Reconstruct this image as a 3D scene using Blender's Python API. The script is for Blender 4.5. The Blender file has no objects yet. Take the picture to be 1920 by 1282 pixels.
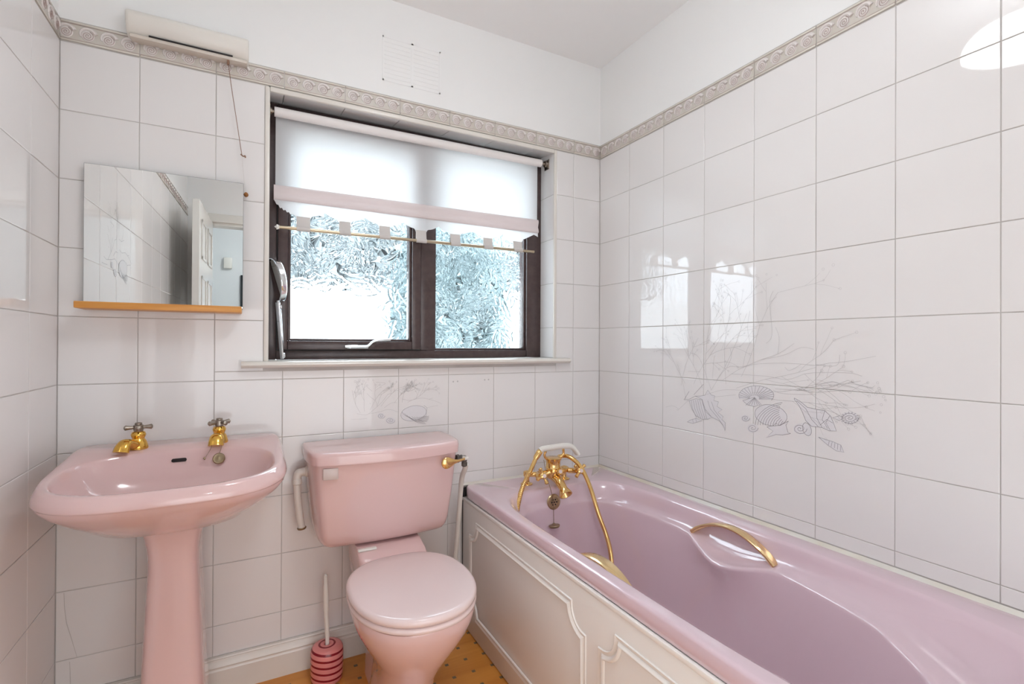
import bpy, bmesh, math, random
import numpy as np
from mathutils import Vector, Matrix
from mathutils.geometry import tessellate_polygon

random.seed(7)
SC = bpy.context.scene
COL = SC.collection
PI = math.pi

# ------------------------------------------------------------------ camera
YAW, PITCH, ROLL, FPX = 0.4866, 0.0033, 0.0049, 929.354
cam_data = bpy.data.cameras.new('camera')
cam_data.sensor_fit = 'HORIZONTAL'
cam_data.sensor_width = 36.0
cam_data.lens = FPX / 1920 * 36.0
cam_data.clip_start = 0.02
cam = bpy.data.objects.new('camera', cam_data)
COL.objects.link(cam)
_r = Vector((math.cos(YAW), -math.sin(YAW), 0))
_f0 = Vector((math.sin(YAW), math.cos(YAW), 0))
_f = _f0 * math.cos(PITCH) + Vector((0, 0, 1)) * math.sin(PITCH)
_u = -_f0 * math.sin(PITCH) + Vector((0, 0, 1)) * math.cos(PITCH)
_ri = _r * math.cos(ROLL) + _u * math.sin(ROLL)
_up = -_r * math.sin(ROLL) + _u * math.cos(ROLL)
_m = Matrix((_ri, _up, -_f)).transposed().to_4x4()
_m.translation = Vector((0.4866, -1.8614, 1.1262))
cam.matrix_world = _m
SC.camera = cam

# ------------------------------------------------------------------ light, sky, exposure
SKY_STRENGTH = 6.5
SKY_COLOUR = (0.80, 0.91, 1.0)
SUN_STRENGTH = 2.5
LAMP_STRENGTH = 11.8
LAMP_COLOUR = (0.93, 0.965, 1.0)
HALL_STRENGTH = 30.0
EXPOSURE = 0.57
SC.view_settings.view_transform = 'Standard'
SC.view_settings.look = 'None'
SC.view_settings.gamma = 1.0
SC.view_settings.use_curve_mapping = False
SC.view_settings.exposure = EXPOSURE
world = bpy.data.worlds.new('overcast_sky')
SC.world = world
world.use_nodes = True
_bg = world.node_tree.nodes['Background']
_bg.inputs[0].default_value = (*SKY_COLOUR, 1)
_bg.inputs[1].default_value = SKY_STRENGTH
sun_data = bpy.data.lights.new('sun', 'SUN')
sun_data.energy = SUN_STRENGTH
sun_data.angle = math.radians(3)
sun_data.color = (1.0, 0.96, 0.9)
sun = bpy.data.objects.new('sun', sun_data)
COL.objects.link(sun)
sun.rotation_euler = (math.radians(48), 0, math.radians(25))   # from behind the house, onto the garden wall
soft_data = bpy.data.lights.new('soft_light', 'AREA')     # fill light added low behind the camera to lift the lower corners
soft_data.shape = 'RECTANGLE'
soft_data.size, soft_data.size_y = 1.3, 1.3
soft_data.energy = 8.0
soft_data.color = (0.94, 0.97, 1.0)
soft = bpy.data.objects.new('soft_light', soft_data)
COL.objects.link(soft)
soft.location = (0.72, -2.22, 0.72)
soft.rotation_euler = (math.radians(92), 0, math.radians(-4))
try:
    SC.cycles.use_denoising = True
    SC.cycles.max_bounces = 12
    SC.cycles.diffuse_bounces = 6
    SC.cycles.glossy_bounces = 6
    SC.cycles.transmission_bounces = 8
    SC.cycles.transparent_max_bounces = 16
    SC.cycles.sample_clamp_indirect = 8.0
except Exception:
    pass

# ------------------------------------------------------------------ materials
def mat(name, col, rough=0.5, metal=0.0, spec=0.5, coat=0.0, noise=None, bump=None, trans=0.0, emit=None, es=0.0, ior=1.5):
    """noise=(scale, amount, second colour); bump=(scale, strength, distance)"""
    m = bpy.data.materials.new(name)
    m.use_nodes = True
    nt = m.node_tree
    b = nt.nodes['Principled BSDF']
    b.inputs['Base Color'].default_value = (*col, 1)
    b.inputs['Roughness'].default_value = rough
    b.inputs['Metallic'].default_value = metal
    b.inputs['Specular IOR Level'].default_value = spec
    b.inputs['IOR'].default_value = ior
    if coat:
        b.inputs['Coat Weight'].default_value = coat
        b.inputs['Coat Roughness'].default_value = 0.04
    if trans:
        b.inputs['Transmission Weight'].default_value = trans
    if emit:
        b.inputs['Emission Color'].default_value = (*emit, 1)
        b.inputs['Emission Strength'].default_value = es
    tc = nt.nodes.new('ShaderNodeTexCoord')
    if noise:
        sc_, amt, c2 = noise
        n = nt.nodes.new('ShaderNodeTexNoise')
        n.inputs['Scale'].default_value = sc_
        n.inputs['Detail'].default_value = 4
        nt.links.new(tc.outputs['Object'], n.inputs['Vector'])
        r = nt.nodes.new('ShaderNodeMapRange')
        r.inputs['From Min'].default_value = 0.35
        r.inputs['From Max'].default_value = 0.7
        r.inputs['To Max'].default_value = amt
        nt.links.new(n.outputs['Fac'], r.inputs['Value'])
        mx = nt.nodes.new('ShaderNodeMix')
        mx.data_type = 'RGBA'
        mx.inputs['A'].default_value = (*col, 1)
        mx.inputs['B'].default_value = (*c2, 1)
        nt.links.new(r.outputs['Result'], mx.inputs['Factor'])
        nt.links.new(mx.outputs['Result'], b.inputs['Base Color'])
    if bump:
        sc_, st, di = bump
        n = nt.nodes.new('ShaderNodeTexNoise')
        n.inputs['Scale'].default_value = sc_
        n.inputs['Detail'].default_value = 3
        nt.links.new(tc.outputs['Object'], n.inputs['Vector'])
        bp = nt.nodes.new('ShaderNodeBump')
        bp.inputs['Strength'].default_value = st
        bp.inputs['Distance'].default_value = di
        nt.links.new(n.outputs['Fac'], bp.inputs['Height'])
        nt.links.new(bp.outputs['Normal'], b.inputs['Normal'])
    return m

M = {}
M['tile'] = mat('glazed_tile', (0.765, 0.750, 0.744), 0.03, noise=(1.3, 0.5, (0.75, 0.732, 0.725)), bump=(4.0, 0.035, 0.01))
M['grout'] = mat('grout', (0.44, 0.41, 0.39), 0.9, noise=(5, 1.0, (0.62, 0.60, 0.58)))
M['frieze'] = mat('frieze_glaze', (0.57, 0.535, 0.48), 0.18, noise=(30, 0.7, (0.63, 0.60, 0.55)))
M['frieze_shell'] = mat('frieze_shell_glaze', (0.74, 0.70, 0.68), 0.15)
M['frieze_line'] = mat('frieze_line_glaze', (0.43, 0.33, 0.30), 0.3)
M['frieze_edge'] = mat('frieze_edge_glaze', (0.68, 0.64, 0.57), 0.12)
M['paint'] = mat('white_wall_paint', (0.85, 0.855, 0.85), 0.75, bump=(60, 0.05, 0.002))
M['ceiling'] = mat('ceiling_paint', (0.88, 0.885, 0.885), 0.85, bump=(50, 0.05, 0.002))
M['gloss'] = mat('white_gloss_paint', (0.74, 0.71, 0.66), 0.25, noise=(6, 0.5, (0.66, 0.62, 0.56)))
M['white_plastic'] = mat('white_plastic', (0.78, 0.76, 0.71), 0.28)
M['cream_plastic'] = mat('cream_plastic', (0.66, 0.60, 0.53), 0.35)
M['pipe'] = mat('white_pipe', (0.72, 0.68, 0.63), 0.3)
PINK = (0.72, 0.51, 0.50)
M['pink'] = mat('pink_vitreous_china', PINK, 0.09, coat=0.5, noise=(3, 0.3, (0.70, 0.50, 0.49)))
M['pink_bath'] = mat('pink_acrylic', (0.70, 0.54, 0.60), 0.12, coat=0.8)
M['pink_seat'] = mat('pale_pink_seat_plastic', (0.77, 0.63, 0.62), 0.13)
M['brass'] = mat('polished_brass', (0.86, 0.58, 0.24), 0.14, metal=1.0, noise=(30, 0.6, (0.72, 0.46, 0.17)))
M['brass_pale'] = mat('pale_gold', (0.88, 0.66, 0.36), 0.22, metal=1.0)
M['brass_old'] = mat('tarnished_brass', (0.30, 0.23, 0.15), 0.35, metal=1.0, noise=(60, 1.0, (0.42, 0.33, 0.2)))
M['tap_gold'] = mat('tap_gold', (0.83, 0.50, 0.10), 0.13, metal=1.0, noise=(40, 0.6, (0.6, 0.35, 0.1)))
M['grille'] = mat('dull_brass_grille', (0.52, 0.40, 0.24), 0.28, metal=1.0, noise=(50, 0.8, (0.36, 0.27, 0.17)))
M['nickel'] = mat('worn_nickel', (0.40, 0.36, 0.31), 0.3, metal=1.0, noise=(70, 0.8, (0.26, 0.21, 0.17)))
M['chrome'] = mat('chrome', (0.80, 0.84, 0.87), 0.06, metal=1.0)
M['mirror'] = mat('mirror_silver', (0.93, 0.94, 0.93), 0.003, metal=1.0)
M['mirror_edge'] = mat('mirror_edge', (0.30, 0.32, 0.31), 0.3)
M['upvc'] = mat('dark_brown_window_frame', (0.060, 0.038, 0.038), 0.24, noise=(40, 0.7, (0.085, 0.055, 0.052)))
M['gasket'] = mat('black_gasket', (0.02, 0.02, 0.02), 0.5)
M['panel'] = mat('cream_bath_panel', (0.86, 0.835, 0.80), 0.24)
M['rod'] = mat('dull_brass_rod', (0.50, 0.42, 0.30), 0.3, metal=1.0)
M['black'] = mat('black_rubber', (0.015, 0.012, 0.012), 0.6)
M['mould'] = mat('grimy_hose_fitting', (0.07, 0.055, 0.05), 0.5, noise=(120, 1.0, (0.16, 0.14, 0.12)))
M['red'] = mat('dark_red_glaze', (0.25, 0.008, 0.02), 0.2)
M['coral'] = mat('coral_pink_glaze', (0.72, 0.27, 0.25), 0.3)
M['cord'] = mat('brown_cord', (0.26, 0.15, 0.10), 0.8)
M['white_cord'] = mat('white_cord', (0.7, 0.68, 0.66), 0.8)
M['wood_ball'] = mat('varnished_wood_ball', (0.30, 0.12, 0.03), 0.2)
M['sealant'] = mat('aged_sealant', (0.72, 0.70, 0.66), 0.4, noise=(7, 0.7, (0.66, 0.57, 0.43)))
M['print_line'] = mat('shell_print_line', (0.36, 0.35, 0.37), 0.06)
M['print_soft'] = mat('shell_print_soft', (0.55, 0.535, 0.535), 0.05)
M['print_fill'] = mat('shell_print_fill', (0.72, 0.71, 0.73), 0.03)
M['print_dark'] = mat('tile_spot', (0.22, 0.2, 0.2), 0.4)

def wood_mat(name, c1, c2, axis='X', scale=9.0):
    m = mat(name, c1, 0.4)
    nt = m.node_tree
    b = nt.nodes['Principled BSDF']
    tc = nt.nodes.new('ShaderNodeTexCoord')
    mp = nt.nodes.new('ShaderNodeMapping')
    mp.inputs['Scale'].default_value = (0.06, 1, 1) if axis == 'X' else (1, 0.06, 1)
    n = nt.nodes.new('ShaderNodeTexNoise')
    n.inputs['Scale'].default_value = scale * 8
    n.inputs['Detail'].default_value = 6
    n.inputs['Distortion'].default_value = 0.6
    cr = nt.nodes.new('ShaderNodeValToRGB')
    cr.color_ramp.elements[0].position = 0.3
    cr.color_ramp.elements[0].color = (*c1, 1)
    cr.color_ramp.elements[1].position = 0.7
    cr.color_ramp.elements[1].color = (*c2, 1)
    nt.links.new(tc.outputs['Object'], mp.inputs['Vector'])
    nt.links.new(mp.outputs['Vector'], n.inputs['Vector'])
    nt.links.new(n.outputs['Fac'], cr.inputs['Fac'])
    nt.links.new(cr.outputs['Color'], b.inputs['Base Color'])
    return m
M['shelf_wood'] = wood_mat('orange_pine', (0.72, 0.35, 0.085), (0.58, 0.24, 0.045))

def math_node(nt, op, a=None, b=None):
    n = nt.nodes.new('ShaderNodeMath')
    n.operation = op
    for i, v in enumerate((a, b)):
        if v is None:
            continue
        if hasattr(v, 'links') or hasattr(v, 'is_output'):
            nt.links.new(v, n.inputs[i])
        else:
            n.inputs[i].default_value = v
    return n.outputs[0]

def floor_mat():
    m = wood_mat('orange_vinyl', (0.70, 0.31, 0.06), (0.55, 0.21, 0.032), 'X', 2.4)
    nt = m.node_tree
    b = nt.nodes['Principled BSDF']
    b.inputs['Roughness'].default_value = 0.32
    src = b.inputs['Base Color'].links[0].from_socket
    tc = nt.nodes.new('ShaderNodeTexCoord')
    sx = nt.nodes.new('ShaderNodeSeparateXYZ')
    nt.links.new(tc.outputs['Object'], sx.inputs[0])
    facs = []
    for out, off, per in ((0, 0.820, 0.0707), (1, -0.0755, 0.0722)):
        a = math_node(nt, 'SUBTRACT', sx.outputs[out], off)
        a = math_node(nt, 'DIVIDE', a, per)
        a = math_node(nt, 'ADD', a, 100.5)
        a = math_node(nt, 'FRACT', a)
        a = math_node(nt, 'SUBTRACT', a, 0.5)
        a = math_node(nt, 'ABSOLUTE', a)
        a = math_node(nt, 'LESS_THAN', a, 0.0062 / per)
        facs.append(a)
    f = math_node(nt, 'MULTIPLY', facs[0], facs[1])
    mx = nt.nodes.new('ShaderNodeMix')
    mx.data_type = 'RGBA'
    mx.inputs['B'].default_value = (0.16, 0.12, 0.065, 1)
    nt.links.new(src, mx.inputs['A'])
    nt.links.new(f, mx.inputs['Factor'])
    nt.links.new(mx.outputs['Result'], b.inputs['Base Color'])
    return m
M['floor'] = floor_mat()

def translucent_mat(name, col, tr, f=0.5):
    m = bpy.data.materials.new(name)
    m.use_nodes = True
    nt = m.node_tree
    nt.nodes.remove(nt.nodes['Principled BSDF'])
    out = nt.nodes['Material Output']
    d = nt.nodes.new('ShaderNodeBsdfDiffuse')
    d.inputs['Color'].default_value = (*col, 1)
    t = nt.nodes.new('ShaderNodeBsdfTranslucent')
    t.inputs['Color'].default_value = (*tr, 1)
    mx = nt.nodes.new('ShaderNodeMixShader')
    mx.inputs[0].default_value = f
    tc = nt.nodes.new('ShaderNodeTexCoord')
    n = nt.nodes.new('ShaderNodeTexNoise')
    n.inputs['Scale'].default_value = 300
    bp = nt.nodes.new('ShaderNodeBump')
    bp.inputs['Strength'].default_value = 0.15
    bp.inputs['Distance'].default_value = 0.001
    nt.links.new(tc.outputs['Object'], n.inputs['Vector'])
    nt.links.new(n.outputs['Fac'], bp.inputs['Height'])
    nt.links.new(bp.outputs['Normal'], d.inputs['Normal'])
    nt.links.new(d.outputs[0], mx.inputs[1])
    nt.links.new(t.outputs[0], mx.inputs[2])
    nt.links.new(mx.outputs[0], out.inputs['Surface'])
    return m
M['blind'] = translucent_mat('white_blind_fabric', (0.86, 0.855, 0.86), (0.93, 0.93, 0.93), 0.5)
M['blind_band'] = translucent_mat('bounce_tinted_blind_band', (0.83, 0.76, 0.755), (0.80, 0.72, 0.72), 0.25)  # pink bounced from the room is put into the fabric colour
M['blind_tab'] = translucent_mat('blind_tab_fabric', (0.72, 0.69, 0.67), (0.6, 0.56, 0.53), 0.2)

def glass_mat():
    m = bpy.data.materials.new('obscure_glass')
    m.use_nodes = True
    nt = m.node_tree
    nt.nodes.remove(nt.nodes['Principled BSDF'])
    out = nt.nodes['Material Output']
    g = nt.nodes.new('ShaderNodeBsdfGlass')
    g.inputs['IOR'].default_value = 1.45
    g.inputs['Roughness'].default_value = 0.0
    g.inputs['Color'].default_value = (0.97, 0.99, 1.0, 1)
    nt.links.new(g.outputs[0], out.inputs['Surface'])
    return m
M['glass'] = glass_mat()
M['lamp'] = mat('lamp_opal_glass', (0.9, 0.88, 0.85), 0.3, emit=LAMP_COLOUR, es=LAMP_STRENGTH)
M['hall_fill'] = mat('hall_fill_glow', (0.9, 0.9, 0.9), 0.3, emit=(0.95, 0.98, 1.0), es=HALL_STRENGTH)
M['hall_wall'] = mat('hall_wall_paint', (0.74, 0.765, 0.775), 0.8, noise=(3, 0.4, (0.70, 0.735, 0.745)))
M['carpet'] = mat('hall_carpet', (0.30, 0.27, 0.24), 0.95, bump=(400, 0.4, 0.004))
M['blue_print'] = mat('blue_picture_print', (0.10, 0.28, 0.5), 0.3, noise=(14, 1.0, (0.75, 0.82, 0.85)))
M['dark_frame'] = mat('dark_picture_frame', (0.02, 0.025, 0.03), 0.3)
M['door_paint'] = mat('door_gloss_paint', (0.76, 0.75, 0.71), 0.22)
M['render'] = mat('white_garden_wall_render', (0.82, 0.82, 0.80), 0.9, noise=(2, 0.5, (0.7, 0.7, 0.68)))
M['paving'] = mat('grey_paving', (0.45, 0.45, 0.43), 0.9, noise=(3, 0.8, (0.32, 0.32, 0.31)))
M['slate'] = mat('grey_green_hedge_leaf', (0.24, 0.265, 0.27), 0.7, noise=(2.5, 1.0, (0.36, 0.385, 0.385)))
M['leaf'] = mat('shrub_leaf', (0.14, 0.195, 0.20), 0.5, noise=(4, 1.0, (0.26, 0.305, 0.31)))

# ------------------------------------------------------------------ mesh helpers
def link(name, me, m=None, parent=None, loc=None):
    o = bpy.data.objects.new(name, me)
    COL.objects.link(o)
    if m is not None and me is not None and len(me.materials) == 0:
        me.materials.append(M[m] if isinstance(m, str) else m)
    if parent is not None:
        o.parent = parent
    if loc is not None:
        o.location = loc
    return o

def thing(name, label, cat, loc=(0, 0, 0), group=None):
    o = bpy.data.objects.new(name, None)
    COL.objects.link(o)
    o.location = loc
    o.empty_display_size = 0.05
    o['label'] = label
    o['category'] = cat
    if group:
        o['group'] = group
    return o

def tag(o, label, cat, group=None, kind=None):
    o['label'] = label
    o['category'] = cat
    if group:
        o['group'] = group
    if kind:
        o['kind'] = kind
    return o

def struct(o, label=None):
    o['kind'] = 'structure'
    if label:
        o['label'] = label
    return o

def finish(bm, name, smooth=True, angle=35):
    bmesh.ops.recalc_face_normals(bm, faces=bm.faces[:])
    me = bpy.data.meshes.new(name)
    bm.to_mesh(me)
    bm.free()
    if smooth:
        for p in me.polygons:
            p.use_smooth = True
        me.set_sharp_from_angle(angle=math.radians(angle))
    return me

def b_box(bm, x0, x1, y0, y1, z0, z1, bev=0.0, seg=2, mi=0):
    vs = [bm.verts.new(p) for p in ((x0, y0, z0), (x1, y0, z0), (x1, y1, z0), (x0, y1, z0),
                                    (x0, y0, z1), (x1, y0, z1), (x1, y1, z1), (x0, y1, z1))]
    fs = [bm.faces.new([vs[i] for i in f]) for f in ((0, 3, 2, 1), (4, 5, 6, 7), (0, 1, 5, 4), (1, 2, 6, 5), (2, 3, 7, 6), (3, 0, 4, 7))]
    for f in fs:
        f.material_index = mi
    if bev:
        es = list({e for f in fs for e in f.edges})
        bmesh.ops.bevel(bm, geom=es, offset=bev, segments=seg, affect='EDGES', profile=0.5)
    return vs

def box(name, m, x0, x1, y0, y1, z0, z1, bev=0.0, parent=None, seg=2):
    bm = bmesh.new()
    b_box(bm, x0, x1, y0, y1, z0, z1, bev, seg)
    return link(name, finish(bm, name), m, parent)

def b_loft(bm, rings, cap0=True, cap1=True, mi=0, closed=True):
    R = [[bm.verts.new(p) for p in r] for r in rings]
    n = len(R[0])
    for a, b in zip(R, R[1:]):
        for i in range(n if closed else n - 1):
            j = (i + 1) % n
            try:
                f = bm.faces.new((a[i], a[j], b[j], b[i]))
                f.material_index = mi
            except ValueError:
                pass
    if cap0:
        f = bm.faces.new(R[0][::-1]); f.material_index = mi
    if cap1:
        f = bm.faces.new(R[-1]); f.material_index = mi
    return R

def frame_of(d):
    d = d.normalized()
    a = Vector((0, 0, 1)) if abs(d.z) < 0.95 else Vector((1, 0, 0))
    u = d.cross(a).normalized()
    v = d.cross(u).normalized()
    return u, v

def b_lathe(bm, origin, axis, prof, n=24, mi=0, cap=True):
    """prof: list of (radius, distance along axis)"""
    o = Vector(origin); d = Vector(axis).normalized()
    u, v = frame_of(d)
    rings = []
    for r, h in prof:
        r = max(r, 1e-5)
        rings.append([o + d * h + (u * math.cos(2 * PI * i / n) + v * math.sin(2 * PI * i / n)) * r for i in range(n)])
    b_loft(bm, rings, cap, cap, mi)

def smooth_path(pts, k=6):
    P = [Vector(p) for p in pts]
    if len(P) < 3:
        return P
    out = []
    for i in range(len(P) - 1):
        p0 = P[max(i - 1, 0)]; p1 = P[i]; p2 = P[i + 1]; p3 = P[min(i + 2, len(P) - 1)]
        for s in range(k):
            t = s / k
            out.append(0.5 * ((2 * p1) + (-p0 + p2) * t + (2 * p0 - 5 * p1 + 4 * p2 - p3) * t * t + (-p0 + 3 * p1 - 3 * p2 + p3) * t ** 3))
    out.append(P[-1])
    return out

def b_tube(bm, pts, r, n=10, k=6, mi=0, smooth=True, sect=None):
    """r: number or function of t (0..1); sect(t) -> list of (a,b) offsets instead of a circle"""
    P = smooth_path(pts, k) if smooth else [Vector(p) for p in pts]
    rings = []
    u = None
    for i, p in enumerate(P):
        d = (P[min(i + 1, len(P) - 1)] - P[max(i - 1, 0)])
        if d.length < 1e-9:
            d = Vector((0, 0, 1))
        d.normalize()
        if u is None:
            u, v = frame_of(d)
        else:
            u = (u - d * u.dot(d))
            if u.length < 1e-6:
                u, _ = frame_of(d)
            u.normalize()
            v = d.cross(u).normalized()
        t = i / max(1, len(P) - 1)
        if sect:
            rings.append([p + u * a + v * b for a, b in sect(t)])
        else:
            rr = r(t) if callable(r) else r
            rings.append([p + (u * math.cos(2 * PI * j / n) + v * math.sin(2 * PI * j / n)) * rr for j in range(n)])
    b_loft(bm, rings, True, True, mi)

def tube(name, m, pts, r, n=10, k=6, parent=None, smooth=True):
    bm = bmesh.new()
    b_tube(bm, pts, r, n, k, 0, smooth)
    return link(name, finish(bm, name, angle=60), m, parent)

def lathe(name, m, origin, axis, prof, n=28, parent=None, angle=35):
    bm = bmesh.new()
    b_lathe(bm, origin, axis, prof, n)
    return link(name, finish(bm, name, angle=angle), m, parent)

def se(cx, cy, a, bf, bb, nf, nb, n=96):
    """closed egg / D outline; front is -y"""
    out = []
    for i in range(n):
        t = 2 * PI * i / n
        c, s = math.cos(t), math.sin(t)
        e = nf if s < 0 else nb
        b = bf if s < 0 else bb
        x = cx + a * math.copysign(abs(c) ** (2 / e), c)
        y = cy + b * math.copysign(abs(s) ** (2 / e), s)
        out.append((x, y))
    return out

def grp(bm, verts_before):
    bm.verts.ensure_lookup_table()
    return bm.verts[verts_before:]
# ------------------------------------------------------------------ the room shell
ROOM_W, ROOM_D, CEIL = 1.934, 2.27, 2.42
Z0, TH, TW = 1.990, 0.1978, 0.200
GAP = 0.0021
WX0, WX1, WZ0, WZ1 = 0.540, 1.680, 1.040, 1.990   # window opening

def bm_obj(name, boxes, mats, parent=None):
    bm = bmesh.new()
    for b in boxes:
        b_box(bm, *b[:6], mi=b[6] if len(b) > 6 else 0)
    me = finish(bm, name, smooth=False)
    for mm in mats:
        me.materials.append(M[mm])
    return link(name, me, None, parent)

floor = struct(bm_obj('floor', [(-0.12, ROOM_W + 0.12, -ROOM_D - 0.05, 0.2, -0.06, 0.0)], ['floor']), 'orange wood effect vinyl floor with rows of small dark squares')
ceiling = struct(bm_obj('ceiling', [(-0.12, ROOM_W + 0.12, -ROOM_D - 0.1, 0.22, CEIL, CEIL + 0.08)], ['ceiling']), 'plain white painted ceiling')
G, P_ = 0.0018, 0.0045
wall_back = struct(bm_obj('wall_back', [
    (-0.12, WX0 - 0.002, G, 0.20, 0, 2.056), (WX1 + 0.002, ROOM_W + 0.12, G, 0.20, 0, 2.056),
    (WX0 - 0.002, WX1 + 0.002, G, 0.20, 0, WZ0), (WX0 - 0.002, WX1 + 0.002, G, 0.20, WZ1 + 0.002, 2.056),
    (-0.12, ROOM_W + 0.12, P_, 0.20, 2.056, CEIL, 1)], ['grout', 'paint']), 'window wall with pale square tiles and a shell border under white paint')
wall_left = struct(bm_obj('wall_left', [(-0.12, -G, -ROOM_D, G, 0, 2.056), (-0.12, -P_, -ROOM_D, P_, 2.056, CEIL, 1)], ['grout', 'paint']), 'left wall with pale pinkish square tiles')
wall_right = struct(bm_obj('wall_right', [(ROOM_W + G, ROOM_W + 0.12, -ROOM_D, G, 0, 2.056), (ROOM_W + P_, ROOM_W + 0.12, -ROOM_D, P_, 2.056, CEIL, 1)], ['grout', 'paint']), 'right wall above the bath with glossy white square tiles')
DX0, DX1, DZ = 0.12, 0.79, 1.965
wall_front = struct(bm_obj('wall_front', [(-0.12, DX0, -ROOM_D - 0.1, -ROOM_D, 0, CEIL), (DX1, ROOM_W + 0.12, -ROOM_D - 0.1, -ROOM_D, 0, CEIL),
                                          (DX0, DX1, -ROOM_D - 0.1, -ROOM_D, DZ, CEIL)], ['paint']), 'white painted wall with the doorway, seen in the mirror')

# ---- tiles: each one a part of its wall
_tile_cache = {}
def tile_mesh(w, h, d=0.0018, c=0.0011):
    k = (round(w, 4), round(h, 4))
    if k in _tile_cache:
        return _tile_cache[k]
    bm = bmesh.new()
    a, b = w / 2, h / 2
    back = [(-a, d, -b), (a, d, -b), (a, d, b), (-a, d, b)]
    mid = [(x, 0.0007, z) for x, _, z in back]
    fr = [(x - math.copysign(c, x), 0, z - math.copysign(c, z)) for x, _, z in back]
    b_loft(bm, [back, mid, fr], False, True)
    me = finish(bm, 'tile', smooth=False)
    me.materials.append(M['tile'])
    _tile_cache[k] = me
    return me

rt = random.Random(3)
ROT = {'back': 0.0, 'left': PI / 2, 'right': -PI / 2}
def place(me, name, wall, plane, u, z, tilt=0.0011, off=0.0):
    o = bpy.data.objects.new(name, me)
    COL.objects.link(o)
    o.parent = wall
    if plane == 'back':
        o.location = (u, off, z)
    elif plane == 'left':
        o.location = (-off, -u, z)
    else:
        o.location = (ROOM_W + off, -u, z)
    o.rotation_euler = (rt.uniform(-tilt, tilt), 0, ROT[plane] + rt.uniform(-tilt, tilt))
    return o

def tile_rect(wall, plane, u0, u1, z0, z1):
    if u1 - u0 < 0.012 or z1 - z0 < 0.012:
        return
    w, h = u1 - u0 - GAP, z1 - z0 - GAP
    place(tile_mesh(w, h), 'tile', wall, plane, (u0 + u1) / 2, (z0 + z1) / 2)

ZR = [Z0 - TH * k for k in range(10)] + [0.112]
XB = [0.0] + [0.186 + TW * i for i in range(9)] + [ROOM_W]
EX0, EX1, EZ0, EZ1 = 0.527, 1.694, 1.036, 1.995
for i in range(len(XB) - 1):
    for k in range(10):
        x0, x1, z1, z0 = XB[i], XB[i + 1], ZR[k], ZR[k + 1]
        if x0 > 1.25 - 0.001:
            z0 = max(z0, 0.562)
            if z1 <= z0 + 0.01:
                continue
        elif x1 > 1.25 and z0 < 0.55:
            if z1 > 0.56:
                tile_rect(wall_back, 'back', x0, x1, 0.562, z1)
                z1b = 0.562
            else:
                z1b = z1
            tile_rect(wall_back, 'back', x0, 1.243, z0, z1b)
            continue
        if x1 <= EX0 or x0 >= EX1 or z1 <= EZ0 or z0 >= EZ1:
            tile_rect(wall_back, 'back', x0, x1, z0, z1)
            continue
        if x0 < EX0:
            tile_rect(wall_back, 'back', x0, EX0, max(z0, EZ0 - 0.006 if z0 < EZ0 else z0), z1)
        if x1 > EX1:
            tile_rect(wall_back, 'back', EX1, x1, z0, z1)
        if z0 < EZ0:
            tile_rect(wall_back, 'back', x0, min(x1, EX1), z0, EZ0 - 0.006)
YL = [0.0] + [0.204 + TW * j for j in range(11)]
YL[-1] = ROOM_D
for j in range(len(YL) - 1):
    for k in range(10):
        tile_rect(wall_left, 'left', YL[j], YL[j + 1], ZR[k + 1], ZR[k])
        z0 = max(ZR[k + 1], 0.566)
        if ZR[k] > z0 + 0.01:
            tile_rect(wall_right, 'right', YL[j], YL[j + 1], z0, ZR[k])

# ---- shell border tiles
_fr_cache = {}
def frieze_mesh(w, centres):
    k = (round(w, 4), tuple(round(c, 4) for c in centres))
    if k in _fr_cache:
        return _fr_cache[k]
    bm = bmesh.new()
    a, b = w / 2, 0.0298
    b_box(bm, -a, a, 0.0, 0.0018, -b, b, mi=0)
    for zz in (b - 0.0035, -b + 0.0035):                       # raised edge beads
        b_box(bm, -a, a, -0.0022, 0.0005, zz - 0.0032, zz + 0.0032, 0.0012, 1, mi=3)
        s = -1 if zz > 0 else 1
        b_box(bm, -a, a, -0.0008, 0.0005, zz + s * 0.0042 - 0.0007, zz + s * 0.0042 + 0.0007, mi=2)
    for c in centres:
        # body of the shell, its mouth sweeping over the top
        b_lathe(bm, (c, 0.0004, -0.003), (0, -1, 0), [(0.0165, 0), (0.0155, 0.0014), (0.011, 0.0026), (0.0001, 0.0032)], 18, 1, False)
        pts = []
        for q in range(9):
            t = q / 8
            an = math.radians(205 - 190 * t)
            rr = 0.0168 + 0.0035 * t
            pts.append((c + rr * math.cos(an), -0.001, -0.002 + rr * 0.98 * math.sin(an)))
        b_tube(bm, pts, lambda t: 0.0018 + 0.0042 * t, 7, 1, 1, False)
        pts = []
        for q in range(27):
            t = q / 26
            an = math.radians(70 - 880 * t)
            rr = 0.0135 * (1 - t) + 0.0006
            pts.append((c + 0.001 + rr * math.cos(an), -0.0031 - 0.0006 * t, -0.0045 + rr * math.sin(an)))
        b_tube(bm, pts, 0.00075, 4, 1, 2, False)
    me = finish(bm, 'frieze_tile', angle=50)
    for mm in ('frieze', 'frieze_shell', 'frieze_line', 'frieze_edge'):
        me.materials.append(M[mm])
    _fr_cache[k] = me
    return me

def frieze_run(wall, plane, bounds):
    for u0, u1 in zip(bounds, bounds[1:]):
        lo = u1 - TW if u0 == 0 else u0
        cs = [lo + 0.0275 + 0.0485 * q for q in range(4)]
        cs = [c for c in cs if u0 + 0.012 < c < u1 - 0.012]
        mid = (u0 + u1) / 2
        sgn = -1 if plane in ('left',) else 1
        cc = [(c - mid) * sgn for c in cs]
        place(frieze_mesh(u1 - u0 - GAP, cc), 'frieze_tile', wall, plane, mid, 2.0225, 0.0)
frieze_run(wall_back, 'back', XB)
frieze_run(wall_left, 'left', YL)
frieze_run(wall_right, 'right', YL)

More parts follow.
